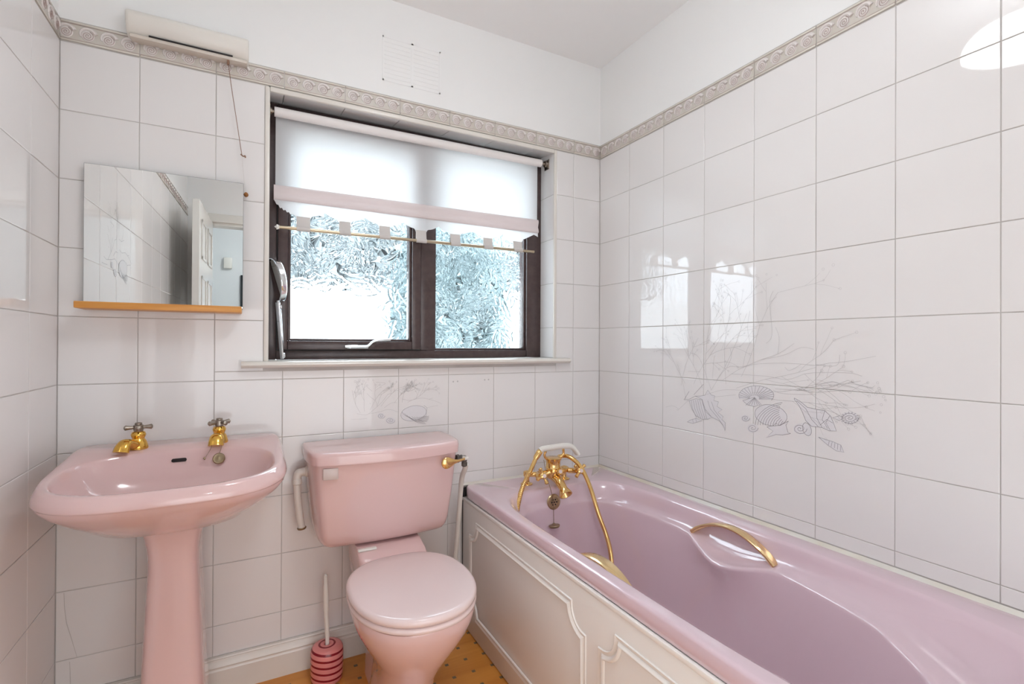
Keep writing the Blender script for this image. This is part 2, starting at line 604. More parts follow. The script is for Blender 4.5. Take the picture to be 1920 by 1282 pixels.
# ---- window reveal: tiles, corner trims
for k in range(6):
    z1, z0 = min(ZR[k], WZ1), max(ZR[k + 1], WZ0 + 0.024)
    if z1 - z0 < 0.01:
        continue
    for s, x in ((-1, WX1), (1, WX0)):
        o = link('reveal_tile', tile_mesh(0.112 - GAP, z1 - z0 - GAP), None, wall_back)
        o.location = (x, 0.0595, (z0 + z1) / 2)
        o.rotation_euler = (0, 0, -PI / 2 if s < 0 else PI / 2)
xb = [WX0] + [x for x in XB if WX0 < x < WX1] + [WX1]
for x0, x1 in zip(xb, xb[1:]):
    o = link('reveal_tile', tile_mesh(x1 - x0 - GAP, 0.112 - GAP), None, wall_back)
    o.location = ((x0 + x1) / 2, 0.0590, 1.9815)
    o.rotation_euler = (PI / 2 + 0.150, 0, 0)
bm = bmesh.new()
b_box(bm, 0.5275, 0.5425, -0.0035, 0.008, 1.062, 1.9885, 0.003, 2)
b_box(bm, 1.6795, 1.6935, -0.0035, 0.008, 1.062, 1.9885, 0.003, 2)
b_box(bm, 0.5425, 1.6795, -0.0035, 0.008, 1.9735, 1.9905, 0.003, 2)
link('corner_trim', finish(bm, 'corner_trim'), 'gloss', wall_back)

# ---- skirting boards
def skirting(name, p0, p1, nrm, label):
    d = Vector(p1) - Vector(p0)
    prof = [(0.0, 0.0), (0.019, 0.0), (0.019, 0.072), (0.0165, 0.077), (0.0165, 0.081), (0.0185, 0.084), (0.016, 0.092), (0.0095, 0.100), (0.0085, 0.104), (0.011, 0.1065), (0.0095, 0.111), (0.0, 0.1125)]
    n = Vector(nrm)
    bm = bmesh.new()
    rings = [[Vector(p) + n * a + Vector((0, 0, b)) for a, b in prof] for p in (p0, p1)]
    b_loft(bm, rings)
    return struct(link(name, finish(bm, name, angle=25), 'gloss'), label)
skirting('baseboard_back', (0.0, 0.0, 0.0), (1.246, 0.0, 0.0), (0, -1, 0), 'white moulded skirting board behind the toilet and basin')
skirting('baseboard_left', (0.0, -0.02, 0.0), (0.0, -2.26, 0.0), (1, 0, 0), 'white moulded skirting board along the left wall')

# ---- shell prints on the tiles: flat print in thin strokes of glaze
def ribbon(bm, pts, w, off, plane, mi):
    P = [Vector((u, 0, z)) for u, z in pts]
    vs = []
    for i, p in enumerate(P):
        d = P[min(i + 1, len(P) - 1)] - P[max(i - 1, 0)]
        if d.length < 1e-7:
            d = Vector((1, 0, 0))
        d.normalize()
        nn = Vector((-d.z, 0, d.x)) * w / 2
        vs.append((p + nn, p - nn))
    def mp(q):
        if plane == 'back':
            return (q.x, -off, q.z)
        if plane == 'right':
            return (ROOM_W - off, q.x, q.z)
        return (off, q.x, q.z)
    V = [(bm.verts.new(mp(a)), bm.verts.new(mp(b))) for a, b in vs]
    for (a, b), (c, d) in zip(V, V[1:]):
        f = bm.faces.new((a, b, d, c)); f.material_index = mi

def fill(bm, pts, off, plane, mi):
    def mp(u, z):
        return (u, -off, z) if plane == 'back' else ((ROOM_W - off, u, z) if plane == 'right' else (off, u, z))
    if pts[0] == pts[-1]:
        pts = pts[:-1]
    V = [bm.verts.new(mp(*p)) for p in pts]
    for tri in tessellate_polygon([[Vector((p[0], p[1], 0)) for p in pts]]):
        try:
            f = bm.faces.new([V[i] for i in tri]); f.material_index = mi
        except ValueError:
            pass

def twig(bm, rnd, u, z, ang, ln, plane, depth, w, off, box_):
    pts = [(u, z)]
    a = ang
    n = 5
    for i in range(n):
        a += rnd.uniform(-0.18, 0.18)
        u += math.cos(a) * ln / n
        z += math.sin(a) * ln / n
        if not (box_[0] < u < box_[1] and box_[2] < z < box_[3]):
            break
        pts.append((u, z))
        if depth > 0 and i > 0 and rnd.random() < 0.75:
            twig(bm, rnd, u, z, a + rnd.choice((-1, 1)) * rnd.uniform(0.35, 0.8), ln * rnd.uniform(0.35, 0.6), plane, depth - 1, w * 0.8, off, box_)
    if len(pts) > 1:
        ribbon(bm, pts, w, off, plane, 1)
    if depth <= 1:
        r = rnd.uniform(0.0022, 0.004)
        ribbon(bm, [(u + r * math.cos(q), z + r * math.sin(q)) for q in [i * PI / 4 for i in range(9)]], 0.0007, off, plane, 1)

def mural(wall, plane, lines, fills, twigs, box_, w, seed, n_shell=999):
    bm = bmesh.new()
    for i, f in enumerate(fills):
        fill(bm, f, 0.00075 + 0.00001 * i, plane, 2)
    for i, l in enumerate(lines):
        hand = i >= n_shell
        if hand:
            l = [(p.x, p.y) for p in smooth_path([(a, b, 0) for a, b in l], 4)]
        ribbon(bm, l, w * (0.7 if hand else 1), 0.0011, plane, 1 if hand else 0)
    rnd = random.Random(seed)
    for u, z, a, ln in twigs:
        twig(bm, rnd, u, z, a, ln, plane, 2, w * 0.75, 0.0010, box_)
    me = bpy.data.meshes.new('shell_print')
    bm.to_mesh(me); bm.free()
    for mm in ('print_line', 'print_soft', 'print_fill'):
        me.materials.append(M[mm])
    o = link('shell_print', me, None, wall)
    o['kind'] = 'stuff'
    o['label'] = 'printed shells and seaweed in grey on the tiles'
    return o
MR = [[(-0.539,0.917),(-0.552,0.888),(-0.572,0.865),(-0.599,0.856),(-0.625,0.86),(-0.642,0.869),(-0.617,0.884),(-0.606,0.907),(-0.599,0.926),(-0.572,0.928),(-0.539,0.917)],[(-0.549,0.919),(-0.555,0.889),(-0.574,0.859)],[(-0.559,0.921),(-0.566,0.89),(-0.584,0.859)],[(-0.569,0.923),(-0.577,0.891),(-0.593,0.859)],[(-0.579,0.925),(-0.587,0.893),(-0.603,0.859)],[(-0.588,0.927),(-0.598,0.894),(-0.612,0.859)],[(-0.598,0.928),(-0.608,0.895),(-0.621,0.859)],[(-0.567,0.937),(-0.599,0.928),(-0.612,0.895),(-0.64,0.87),(-0.674,0.861),(-0.689,0.848),(-0.697,0.831),(-0.698,0.858),(-0.683,0.868),(-0.69,0.877),(-0.668,0.89),(-0.685,0.901),(-0.664,0.91),(-0.67,0.927),(-0.65,0.929),(-0.655,0.946),(-0.639,0.948),(-0.624,0.964),(-0.611,0.944),(-0.588,0.939),(-0.567,0.937)],[(-0.624,0.926),(-0.635,0.898),(-0.665,0.873),(-0.689,0.848)],[(-0.64,0.924),(-0.652,0.896),(-0.679,0.871)],[(-0.567,0.937),(-0.539,0.922),(-0.514,0.919),(-0.539,0.917)],[(-0.514,0.917),(-0.539,0.952)],[(-0.561,0.941),(-0.604,0.983)],[(-0.531,0.837),(-0.556,0.835),(-0.599,0.851),(-0.572,0.856),(-0.545,0.846),(-0.531,0.837)],[(-0.556,0.85),(-0.559,0.836)],[(-0.57,0.855),(-0.575,0.842)],[(-0.755,0.946),(-0.752,0.952),(-0.751,0.958),(-0.753,0.965),(-0.758,0.971),(-0.764,0.977),(-0.774,0.983),(-0.784,0.987),(-0.796,0.991),(-0.808,0.993),(-0.821,0.994),(-0.833,0.994),(-0.844,0.992),(-0.854,0.99),(-0.863,0.986),(-0.869,0.982),(-0.874,0.977),(-0.876,0.971),(-0.876,0.965),(-0.873,0.959),(-0.868,0.953)],[(-0.793,0.951),(-0.753,0.952)],[(-0.792,0.953),(-0.752,0.959)],[(-0.793,0.955),(-0.755,0.967)],[(-0.795,0.957),(-0.762,0.974)],[(-0.798,0.959),(-0.772,0.981)],[(-0.801,0.96),(-0.784,0.987)],[(-0.805,0.961),(-0.798,0.991)],[(-0.809,0.962),(-0.813,0.993)],[(-0.813,0.962),(-0.828,0.993)],[(-0.817,0.962),(-0.842,0.992)],[(-0.82,0.961),(-0.854,0.989)],[(-0.823,0.96),(-0.864,0.985)],[(-0.825,0.958),(-0.871,0.979)],[(-0.826,0.956),(-0.875,0.973)],[(-0.826,0.954),(-0.875,0.966)],[(-0.825,0.952),(-0.872,0.958)],[(-0.766,0.941),(-0.784,0.929),(-0.809,0.927),(-0.834,0.935),(-0.809,0.957),(-0.766,0.941)],[(-0.809,0.955),(-0.777,0.927)],[(-0.809,0.955),(-0.788,0.929)],[(-0.809,0.955),(-0.799,0.93)],[(-0.809,0.955),(-0.809,0.931)],[(-0.809,0.955),(-0.82,0.932)],[(-0.809,0.955),(-0.828,0.933)],[(-0.919,0.902),(-0.916,0.895),(-0.911,0.889),(-0.903,0.883),(-0.894,0.878),(-0.883,0.875),(-0.872,0.873),(-0.859,0.873),(-0.847,0.874),(-0.836,0.877),(-0.826,0.882),(-0.819,0.888),(-0.813,0.894),(-0.811,0.902),(-0.811,0.909),(-0.814,0.917),(-0.82,0.923),(-0.828,0.929),(-0.838,0.934),(-0.849,0.937),(-0.861,0.938),(-0.874,0.938),(-0.885,0.936),(-0.896,0.933),(-0.905,0.928),(-0.912,0.922),(-0.917,0.916),(-0.919,0.909),(-0.919,0.902)],[(-0.812,0.867),(-0.814,0.879),(-0.818,0.891),(-0.825,0.902),(-0.835,0.913),(-0.846,0.923),(-0.859,0.932),(-0.873,0.939),(-0.888,0.945),(-0.904,0.949)],[(-0.821,0.868),(-0.823,0.879),(-0.826,0.889),(-0.832,0.9),(-0.84,0.909),(-0.85,0.918),(-0.861,0.926),(-0.873,0.933),(-0.887,0.939),(-0.9,0.943)],[(-0.83,0.869),(-0.831,0.879),(-0.835,0.888),(-0.84,0.897),(-0.846,0.906),(-0.855,0.914),(-0.864,0.921),(-0.874,0.927),(-0.886,0.932),(-0.897,0.936)],[(-0.839,0.871),(-0.84,0.879),(-0.843,0.887),(-0.847,0.895),(-0.853,0.902),(-0.859,0.909),(-0.867,0.916),(-0.876,0.921),(-0.886,0.926),(-0.896,0.93)],[(-0.848,0.872),(-0.849,0.879),(-0.851,0.886),(-0.854,0.892),(-0.859,0.899),(-0.865,0.905),(-0.871,0.911),(-0.878,0.916),(-0.886,0.92),(-0.895,0.924)],[(-0.857,0.873),(-0.857,0.879),(-0.859,0.885),(-0.862,0.89),(-0.866,0.896),(-0.87,0.901),(-0.875,0.906),(-0.881,0.911),(-0.888,0.915),(-0.894,0.918)],[(-0.865,0.874),(-0.866,0.879),(-0.867,0.884),(-0.87,0.889),(-0.872,0.893),(-0.876,0.898),(-0.88,0.902),(-0.885,0.906),(-0.89,0.909),(-0.895,0.912)],[(-0.874,0.875),(-0.874,0.879),(-0.876,0.883),(-0.877,0.887),(-0.879,0.891),(-0.882,0.895),(-0.885,0.898),(-0.889,0.901),(-0.893,0.904),(-0.897,0.907)],[(-0.883,0.876),(-0.883,0.879),(-0.884,0.882),(-0.885,0.886),(-0.886,0.889),(-0.888,0.892),(-0.891,0.894),(-0.893,0.897),(-0.896,0.9),(-0.899,0.902)],[(-0.891,0.877),(-0.891,0.879),(-0.892,0.882),(-0.893,0.884),(-0.894,0.887),(-0.895,0.889),(-0.897,0.891),(-0.898,0.893),(-0.9,0.895),(-0.903,0.897)],[(-0.899,0.878),(-0.9,0.88),(-0.9,0.882),(-0.9,0.883),(-0.901,0.885),(-0.902,0.887),(-0.903,0.888),(-0.904,0.89),(-0.905,0.891),(-0.907,0.893)],[(-0.853,0.867),(-0.874,0.874),(-0.884,0.884),(-0.894,0.877),(-0.924,0.895),(-0.916,0.882),(-0.922,0.861),(-0.931,0.859),(-0.905,0.85),(-0.884,0.848),(-0.851,0.833),(-0.874,0.857),(-0.853,0.867)],[(-0.981,0.881),(-0.978,0.873),(-0.97,0.866),(-0.959,0.863),(-0.95,0.865),(-0.944,0.869),(-0.943,0.876),(-0.946,0.882),(-0.953,0.887),(-0.961,0.888),(-0.967,0.887),(-0.971,0.883),(-0.971,0.879),(-0.969,0.874),(-0.964,0.872),(-0.959,0.871),(-0.955,0.872),(-0.953,0.875),(-0.953,0.877),(-0.955,0.88),(-0.958,0.881),(-0.96,0.881),(-0.962,0.88),(-0.962,0.879),(-0.961,0.878),(-0.96,0.877),(-0.96,0.878)],[(-0.992,0.885),(-0.994,0.877),(-0.993,0.869),(-0.99,0.864),(-0.985,0.861),(-0.979,0.862),(-0.973,0.866),(-0.969,0.873),(-0.967,0.882),(-0.968,0.889),(-0.971,0.895),(-0.976,0.898),(-0.982,0.897),(-0.988,0.892),(-0.992,0.885)],[(-0.823,0.859),(-0.82,0.852),(-0.814,0.847),(-0.806,0.844),(-0.797,0.844),(-0.791,0.846),(-0.788,0.851),(-0.789,0.856),(-0.793,0.86),(-0.799,0.863),(-0.805,0.864),(-0.81,0.863),(-0.813,0.86),(-0.813,0.857),(-0.812,0.854),(-0.808,0.852),(-0.804,0.851),(-0.801,0.851),(-0.799,0.852),(-0.798,0.854),(-0.799,0.856),(-0.8,0.857),(-0.802,0.857),(-0.804,0.857),(-0.804,0.857),(-0.804,0.856),(-0.803,0.856)],[(-0.793,0.886),(-0.79,0.881),(-0.785,0.877),(-0.778,0.875),(-0.771,0.875),(-0.766,0.877),(-0.764,0.88),(-0.764,0.885),(-0.768,0.888),(-0.772,0.89),(-0.777,0.891),(-0.782,0.89),(-0.784,0.888),(-0.784,0.885),(-0.783,0.883),(-0.78,0.881),(-0.777,0.88),(-0.774,0.88),(-0.772,0.881),(-0.772,0.883),(-0.773,0.884),(-0.774,0.885),(-0.775,0.886),(-0.776,0.885),(-0.777,0.885),(-0.777,0.884),(-0.776,0.884)],[(-0.942,0.967),(-0.96,0.959),(-0.981,0.944),(-1.008,0.941),(-1.031,0.94),(-1.047,0.927),(-1.055,0.909),(-1.063,0.887),(-1.044,0.885),(-1.024,0.891),(-1.014,0.891),(-0.994,0.89),(-0.977,0.904),(-0.967,0.927),(-0.956,0.947),(-0.942,0.963),(-0.942,0.967)],[(-0.949,0.96),(-0.977,0.939),(-0.994,0.91),(-1.014,0.891)],[(-1.008,0.939),(-1.009,0.916),(-1.024,0.891)],[(-1.031,0.939),(-1.024,0.914),(-1.04,0.89)],[(-1.045,0.927),(-1.034,0.906),(-1.047,0.886)],[(-1.018,0.897),(-1.037,0.916),(-1.053,0.908)],[(-1.121,0.931),(-1.115,0.92),(-1.1,0.913),(-1.085,0.914),(-1.077,0.922),(-1.08,0.932),(-1.091,0.94),(-1.104,0.941),(-1.112,0.936),(-1.113,0.928),(-1.106,0.921),(-1.096,0.918),(-1.088,0.921),(-1.085,0.927),(-1.089,0.932),(-1.096,0.935),(-1.103,0.934),(-1.106,0.931),(-1.104,0.927),(-1.1,0.924),(-1.095,0.924),(-1.093,0.926),(-1.094,0.928),(-1.096,0.93),(-1.098,0.93),(-1.098,0.929),(-1.097,0.928)],[(-1.072,0.931),(-1.053,0.923),(-1.072,0.917)],[(-1.114,0.93),(-1.121,0.931)],[(-1.112,0.926),(-1.119,0.924)],[(-1.108,0.921),(-1.113,0.918)],[(-1.102,0.918),(-1.105,0.913)],[(-1.096,0.917),(-1.095,0.911)],[(-1.089,0.917),(-1.085,0.912)],[(-1.084,0.92),(-1.078,0.916)],[(-1.081,0.924),(-1.074,0.921)],[(-1.081,0.928),(-1.074,0.929)],[(-1.084,0.933),(-1.078,0.936)],[(-1.089,0.937),(-1.085,0.941)],[(-1.096,0.939),(-1.095,0.945)],[(-1.102,0.94),(-1.105,0.945)],[(-1.108,0.938),(-1.113,0.943)],[(-1.112,0.935),(-1.119,0.938)],[(-1.014,0.862),(-1.031,0.859),(-1.053,0.856),(-1.075,0.85),(-1.083,0.832),(-1.063,0.832),(-1.041,0.843),(-1.014,0.862)],[(-1.044,0.856),(-1.041,0.843)],[(-1.052,0.855),(-1.049,0.841)],[(-1.059,0.853),(-1.058,0.839)],[(-1.067,0.852),(-1.066,0.836)],[(-1.075,0.85),(-1.074,0.834)],[(-0.639,0.965),(-0.702,1.046),(-0.766,1.053),(-0.83,1.078),(-0.889,1.098),(-0.941,1.131)],[(-0.683,1.001),(-0.775,1.055),(-0.874,1.069),(-0.963,1.07),(-1.004,1.067),(-1.04,1.075),(-1.08,1.08),(-1.122,1.089),(-1.161,1.098)],[(-0.766,1.053),(-0.775,1.092),(-0.792,1.131),(-0.821,1.161)],[(-0.702,1.046),(-0.721,1.083),(-0.716,1.115)],[(-0.721,1.027),(-0.85,1.027),(-0.92,1.021),(-0.973,1.041),(-1.011,1.047),(-1.062,1.05),(-1.104,1.05),(-1.128,1.044)],[(-0.973,1.041),(-1.007,1.013),(-1.03,1.018),(-1.056,1.023),(-1.081,1.015),(-1.105,1.012)],[(-0.83,1.078),(-0.908,1.095),(-0.963,1.119),(-1.0,1.114)],[(-0.639,0.965),(-0.587,1.075),(-0.544,1.095)],[(-0.644,1.007),(-0.649,1.069),(-0.654,1.089)],[(-0.523,0.92),(-0.511,0.972),(-0.482,1.05)],[(-0.588,1.028),(-0.533,1.026)],[(-0.614,0.946),(-0.684,0.969),(-0.757,0.975)],[(-0.645,0.941),(-0.74,0.958)],[(-0.423,0.88),(-0.459,0.889),(-0.489,0.879),(-0.477,0.875)],[(-0.489,0.879),(-0.534,0.917)],[(-0.874,0.985),(-0.908,0.977),(-1.008,0.983)],[(-0.912,1.059),(-0.927,1.049),(-0.963,1.069)],[(-1.004,1.07),(-1.062,1.069),(-1.071,1.099)],[(-0.85,1.131),(-0.87,1.16),(-0.861,1.259),(-0.873,1.295)],[(-0.861,1.259),(-0.885,1.276)],[(-0.792,1.131),(-0.783,1.184),(-0.791,1.238)],[(-0.889,1.098),(-0.893,1.149),(-0.881,1.182)]]
MRF = [[(-0.539,0.917),(-0.552,0.888),(-0.572,0.865),(-0.599,0.856),(-0.625,0.86),(-0.642,0.869),(-0.617,0.884),(-0.606,0.907),(-0.599,0.926),(-0.572,0.928)],[(-0.567,0.937),(-0.599,0.928),(-0.612,0.895),(-0.64,0.87),(-0.674,0.861),(-0.689,0.848),(-0.697,0.831),(-0.698,0.858),(-0.683,0.868),(-0.69,0.877),(-0.668,0.89),(-0.685,0.901),(-0.664,0.91),(-0.67,0.927),(-0.65,0.929),(-0.655,0.946),(-0.639,0.948),(-0.624,0.964),(-0.611,0.944),(-0.588,0.939)],[(-0.531,0.837),(-0.556,0.835),(-0.599,0.851),(-0.572,0.856),(-0.545,0.846)],[(-0.755,0.946),(-0.752,0.952),(-0.751,0.958),(-0.753,0.965),(-0.758,0.971),(-0.764,0.977),(-0.774,0.983),(-0.784,0.987),(-0.796,0.991),(-0.808,0.993),(-0.821,0.994),(-0.833,0.994),(-0.844,0.992),(-0.854,0.99),(-0.863,0.986),(-0.869,0.982),(-0.874,0.977),(-0.876,0.971),(-0.876,0.965),(-0.873,0.959),(-0.868,0.953)],[(-0.766,0.941),(-0.784,0.929),(-0.809,0.927),(-0.834,0.935),(-0.809,0.957)],[(-0.919,0.902),(-0.916,0.895),(-0.911,0.889),(-0.903,0.883),(-0.894,0.878),(-0.883,0.875),(-0.872,0.873),(-0.859,0.873),(-0.847,0.874),(-0.836,0.877),(-0.826,0.882),(-0.819,0.888),(-0.813,0.894),(-0.811,0.902),(-0.811,0.909),(-0.814,0.917),(-0.82,0.923),(-0.828,0.929),(-0.838,0.934),(-0.849,0.937),(-0.861,0.938),(-0.874,0.938),(-0.885,0.936),(-0.896,0.933),(-0.905,0.928),(-0.912,0.922),(-0.917,0.916),(-0.919,0.909),(-0.919,0.902)],[(-0.853,0.867),(-0.874,0.874),(-0.884,0.884),(-0.894,0.877),(-0.924,0.895),(-0.916,0.882),(-0.922,0.861),(-0.931,0.859),(-0.905,0.85),(-0.884,0.848),(-0.851,0.833),(-0.874,0.857)],[(-0.983,0.881),(-0.982,0.875),(-0.977,0.869),(-0.971,0.864),(-0.963,0.862),(-0.954,0.861),(-0.947,0.863),(-0.942,0.867),(-0.939,0.873),(-0.94,0.88),(-0.944,0.886),(-0.951,0.891),(-0.959,0.894),(-0.967,0.895),(-0.974,0.893),(-0.98,0.89),(-0.983,0.884)],[(-0.991,0.883),(-0.993,0.876),(-0.992,0.868),(-0.99,0.863),(-0.985,0.86),(-0.98,0.861),(-0.975,0.864),(-0.971,0.871),(-0.968,0.878),(-0.968,0.886),(-0.971,0.891),(-0.975,0.895),(-0.98,0.895),(-0.986,0.892),(-0.99,0.886)],[(-0.823,0.859),(-0.822,0.852),(-0.816,0.846),(-0.809,0.842),(-0.8,0.84),(-0.792,0.841),(-0.786,0.845),(-0.783,0.851),(-0.784,0.858),(-0.789,0.864),(-0.796,0.869),(-0.805,0.871),(-0.813,0.87),(-0.82,0.867),(-0.823,0.861)],[(-0.792,0.886),(-0.79,0.881),(-0.784,0.876),(-0.777,0.874),(-0.769,0.874),(-0.763,0.876),(-0.761,0.881),(-0.762,0.887),(-0.767,0.892),(-0.774,0.895),(-0.782,0.895),(-0.788,0.893),(-0.792,0.888)],[(-0.942,0.967),(-0.96,0.959),(-0.981,0.944),(-1.008,0.941),(-1.031,0.94),(-1.047,0.927),(-1.055,0.909),(-1.063,0.887),(-1.044,0.885),(-1.024,0.891),(-1.014,0.891),(-0.994,0.89),(-0.977,0.904),(-0.967,0.927),(-0.956,0.947),(-0.942,0.963)],[(-1.121,0.931),(-1.119,0.926),(-1.116,0.92),(-1.11,0.916),(-1.102,0.912),(-1.094,0.911),(-1.087,0.912),(-1.08,0.914),(-1.075,0.918),(-1.073,0.923),(-1.074,0.929),(-1.077,0.935),(-1.083,0.94),(-1.09,0.943),(-1.098,0.945),(-1.106,0.945),(-1.113,0.943),(-1.118,0.939),(-1.12,0.934)],[(-1.072,0.931),(-1.053,0.923),(-1.072,0.917)],[(-1.014,0.862),(-1.031,0.859),(-1.053,0.856),(-1.075,0.85),(-1.083,0.832),(-1.063,0.832),(-1.041,0.843)]]
MB = [[(1.095,0.864),(1.095,0.857),(1.092,0.85),(1.086,0.844),(1.078,0.838),(1.068,0.833),(1.056,0.83),(1.044,0.828),(1.032,0.828),(1.021,0.83),(1.011,0.833),(1.003,0.838),(0.998,0.843),(0.995,0.85),(0.995,0.857),(0.998,0.863),(1.003,0.87),(1.011,0.876),(1.021,0.88),(1.032,0.884),(1.044,0.886),(1.056,0.886),(1.068,0.884),(1.078,0.881),(1.086,0.877),(1.092,0.871),(1.095,0.864)],[(1.0,0.864),(1.004,0.858),(1.01,0.852),(1.017,0.847),(1.027,0.842),(1.038,0.837),(1.051,0.833),(1.064,0.83),(1.079,0.827)],[(1.009,0.859),(1.014,0.852),(1.02,0.846),(1.028,0.841),(1.037,0.836),(1.047,0.831),(1.059,0.827),(1.071,0.824),(1.084,0.822)],[(1.018,0.852),(1.023,0.846),(1.03,0.84),(1.037,0.834),(1.046,0.829),(1.056,0.825),(1.067,0.822),(1.078,0.819),(1.09,0.817)],[(1.028,0.845),(1.033,0.839),(1.04,0.833),(1.047,0.828),(1.055,0.823),(1.064,0.819),(1.074,0.816),(1.084,0.814),(1.094,0.813)],[(1.037,0.845),(1.043,0.84),(1.049,0.836),(1.056,0.832),(1.064,0.829),(1.072,0.826),(1.08,0.824),(1.089,0.823),(1.098,0.822)],[(1.047,0.843),(1.052,0.839),(1.058,0.836),(1.064,0.833),(1.071,0.83),(1.078,0.828),(1.086,0.826),(1.094,0.825),(1.101,0.825)],[(1.056,0.842),(1.061,0.839),(1.066,0.836),(1.072,0.834),(1.078,0.832),(1.084,0.83),(1.091,0.829),(1.097,0.829),(1.104,0.828)],[(1.065,0.841),(1.069,0.839),(1.074,0.837),(1.079,0.835),(1.084,0.834),(1.089,0.833),(1.094,0.832),(1.1,0.832),(1.105,0.832)],[(1.073,0.841),(1.076,0.84),(1.08,0.838),(1.085,0.837),(1.089,0.836),(1.093,0.836),(1.097,0.835),(1.102,0.835),(1.106,0.836)],[(1.08,0.842),(1.083,0.841),(1.086,0.84),(1.089,0.839),(1.093,0.839),(1.096,0.839),(1.099,0.839),(1.103,0.839),(1.106,0.839)],[(1.085,0.844),(1.088,0.843),(1.09,0.843),(1.093,0.842),(1.096,0.842),(1.098,0.842),(1.101,0.842),(1.103,0.842),(1.106,0.843)],[(0.935,0.854),(0.933,0.849),(0.928,0.846),(0.922,0.846),(0.917,0.847),(0.912,0.85),(0.91,0.854),(0.911,0.857),(0.913,0.86),(0.917,0.862),(0.922,0.861),(0.925,0.86),(0.927,0.857),(0.928,0.855),(0.926,0.852),(0.924,0.851),(0.921,0.851),(0.919,0.852),(0.918,0.853),(0.917,0.855),(0.918,0.856),(0.919,0.856),(0.92,0.857),(0.921,0.856),(0.921,0.856),(0.921,0.855),(0.921,0.855)],[(0.973,0.834),(0.97,0.828),(0.963,0.825),(0.955,0.824),(0.947,0.827),(0.942,0.832),(0.941,0.837),(0.944,0.841),(0.949,0.844),(0.956,0.843),(0.961,0.841),(0.964,0.838),(0.965,0.834),(0.962,0.831),(0.958,0.83),(0.954,0.83),(0.951,0.832),(0.949,0.834),(0.95,0.836),(0.951,0.838),(0.954,0.838),(0.956,0.838),(0.957,0.837),(0.957,0.836),(0.956,0.835),(0.956,0.835),(0.955,0.835)],[(1.085,0.885),(1.098,0.875),(1.094,0.844),(1.081,0.838)],[(0.813,0.849),(0.839,0.848),(0.869,0.849)],[(0.832,0.869),(0.856,0.863),(0.874,0.865),(0.906,0.89),(0.927,0.91),(0.945,0.934)],[(0.906,0.89),(0.9,0.911),(0.882,0.926),(0.869,0.94)],[(0.906,0.89),(0.914,0.917),(0.923,0.937)],[(0.874,0.865),(0.914,0.87),(0.95,0.877),(0.985,0.865)],[(0.945,0.934),(0.966,0.94),(0.971,0.954)],[(0.996,0.946),(1.025,0.942),(1.058,0.953)],[(1.025,0.942),(1.044,0.965),(1.048,0.986)],[(1.001,0.913),(1.03,0.907),(1.073,0.914),(1.105,0.908),(1.138,0.897),(1.158,0.887)],[(1.105,0.908),(1.122,0.912)],[(1.098,0.875),(1.118,0.879),(1.143,0.882)],[(0.932,0.884),(0.959,0.901),(0.982,0.9)],[(0.882,0.901),(0.878,0.905)],[(0.92,0.967),(0.936,0.976),(0.9,0.981)],[(0.887,0.948),(0.869,0.964)]]
MBF = [[(1.095,0.864),(1.095,0.857),(1.092,0.85),(1.086,0.844),(1.078,0.838),(1.068,0.833),(1.056,0.83),(1.044,0.828),(1.032,0.828),(1.021,0.83),(1.011,0.833),(1.003,0.838),(0.998,0.843),(0.995,0.85),(0.995,0.857),(0.998,0.863),(1.003,0.87),(1.011,0.876),(1.021,0.88),(1.032,0.884),(1.044,0.886),(1.056,0.886),(1.068,0.884),(1.078,0.881),(1.086,0.877),(1.092,0.871),(1.095,0.864)],[(0.934,0.854),(0.933,0.85),(0.93,0.846),(0.924,0.845),(0.918,0.845),(0.913,0.847),(0.909,0.851),(0.907,0.855),(0.908,0.859),(0.911,0.863),(0.916,0.865),(0.922,0.865),(0.927,0.864),(0.932,0.86),(0.934,0.856)],[(0.973,0.834),(0.971,0.829),(0.967,0.825),(0.96,0.823),(0.952,0.824),(0.945,0.826),(0.94,0.83),(0.937,0.836),(0.938,0.841),(0.942,0.845),(0.949,0.847),(0.957,0.847),(0.964,0.845),(0.97,0.841),(0.973,0.836)]]
D2R = math.radians
mural(wall_right, 'right', MR, MRF,
      [(-0.50, 0.97, D2R(100), 0.20), (-0.56, 0.98, D2R(120), 0.22), (-0.62, 0.99, D2R(90), 0.26), (-0.70, 0.99, D2R(80), 0.30), (-0.66, 1.0, D2R(130), 0.26),
       (-0.74, 0.98, D2R(150), 0.28), (-0.80, 0.97, D2R(165), 0.26), (-0.88, 0.99, D2R(172), 0.22), (-0.95, 0.99, D2R(160), 0.18), (-0.52, 0.98, D2R(60), 0.16),
       (-0.60, 0.97, D2R(70), 0.22), (-0.84, 0.96, D2R(185), 0.24), (-0.76, 1.02, D2R(110), 0.3)], (-1.16, -0.36, 0.86, 1.34), 0.0013, 5, len(MR) - 22)
mural(wall_back, 'back', MB, MBF,
      [(0.845, 0.87, D2R(120), 0.09), (0.86, 0.875, D2R(95), 0.10), (0.88, 0.88, D2R(70), 0.10), (0.92, 0.89, D2R(60), 0.09), (0.97, 0.90, D2R(50), 0.09),
       (1.02, 0.90, D2R(30), 0.09), (1.0, 0.90, D2R(85), 0.09)], (0.80, 1.16, 0.80, 0.985), 0.0011, 9, len(MB) - 15)
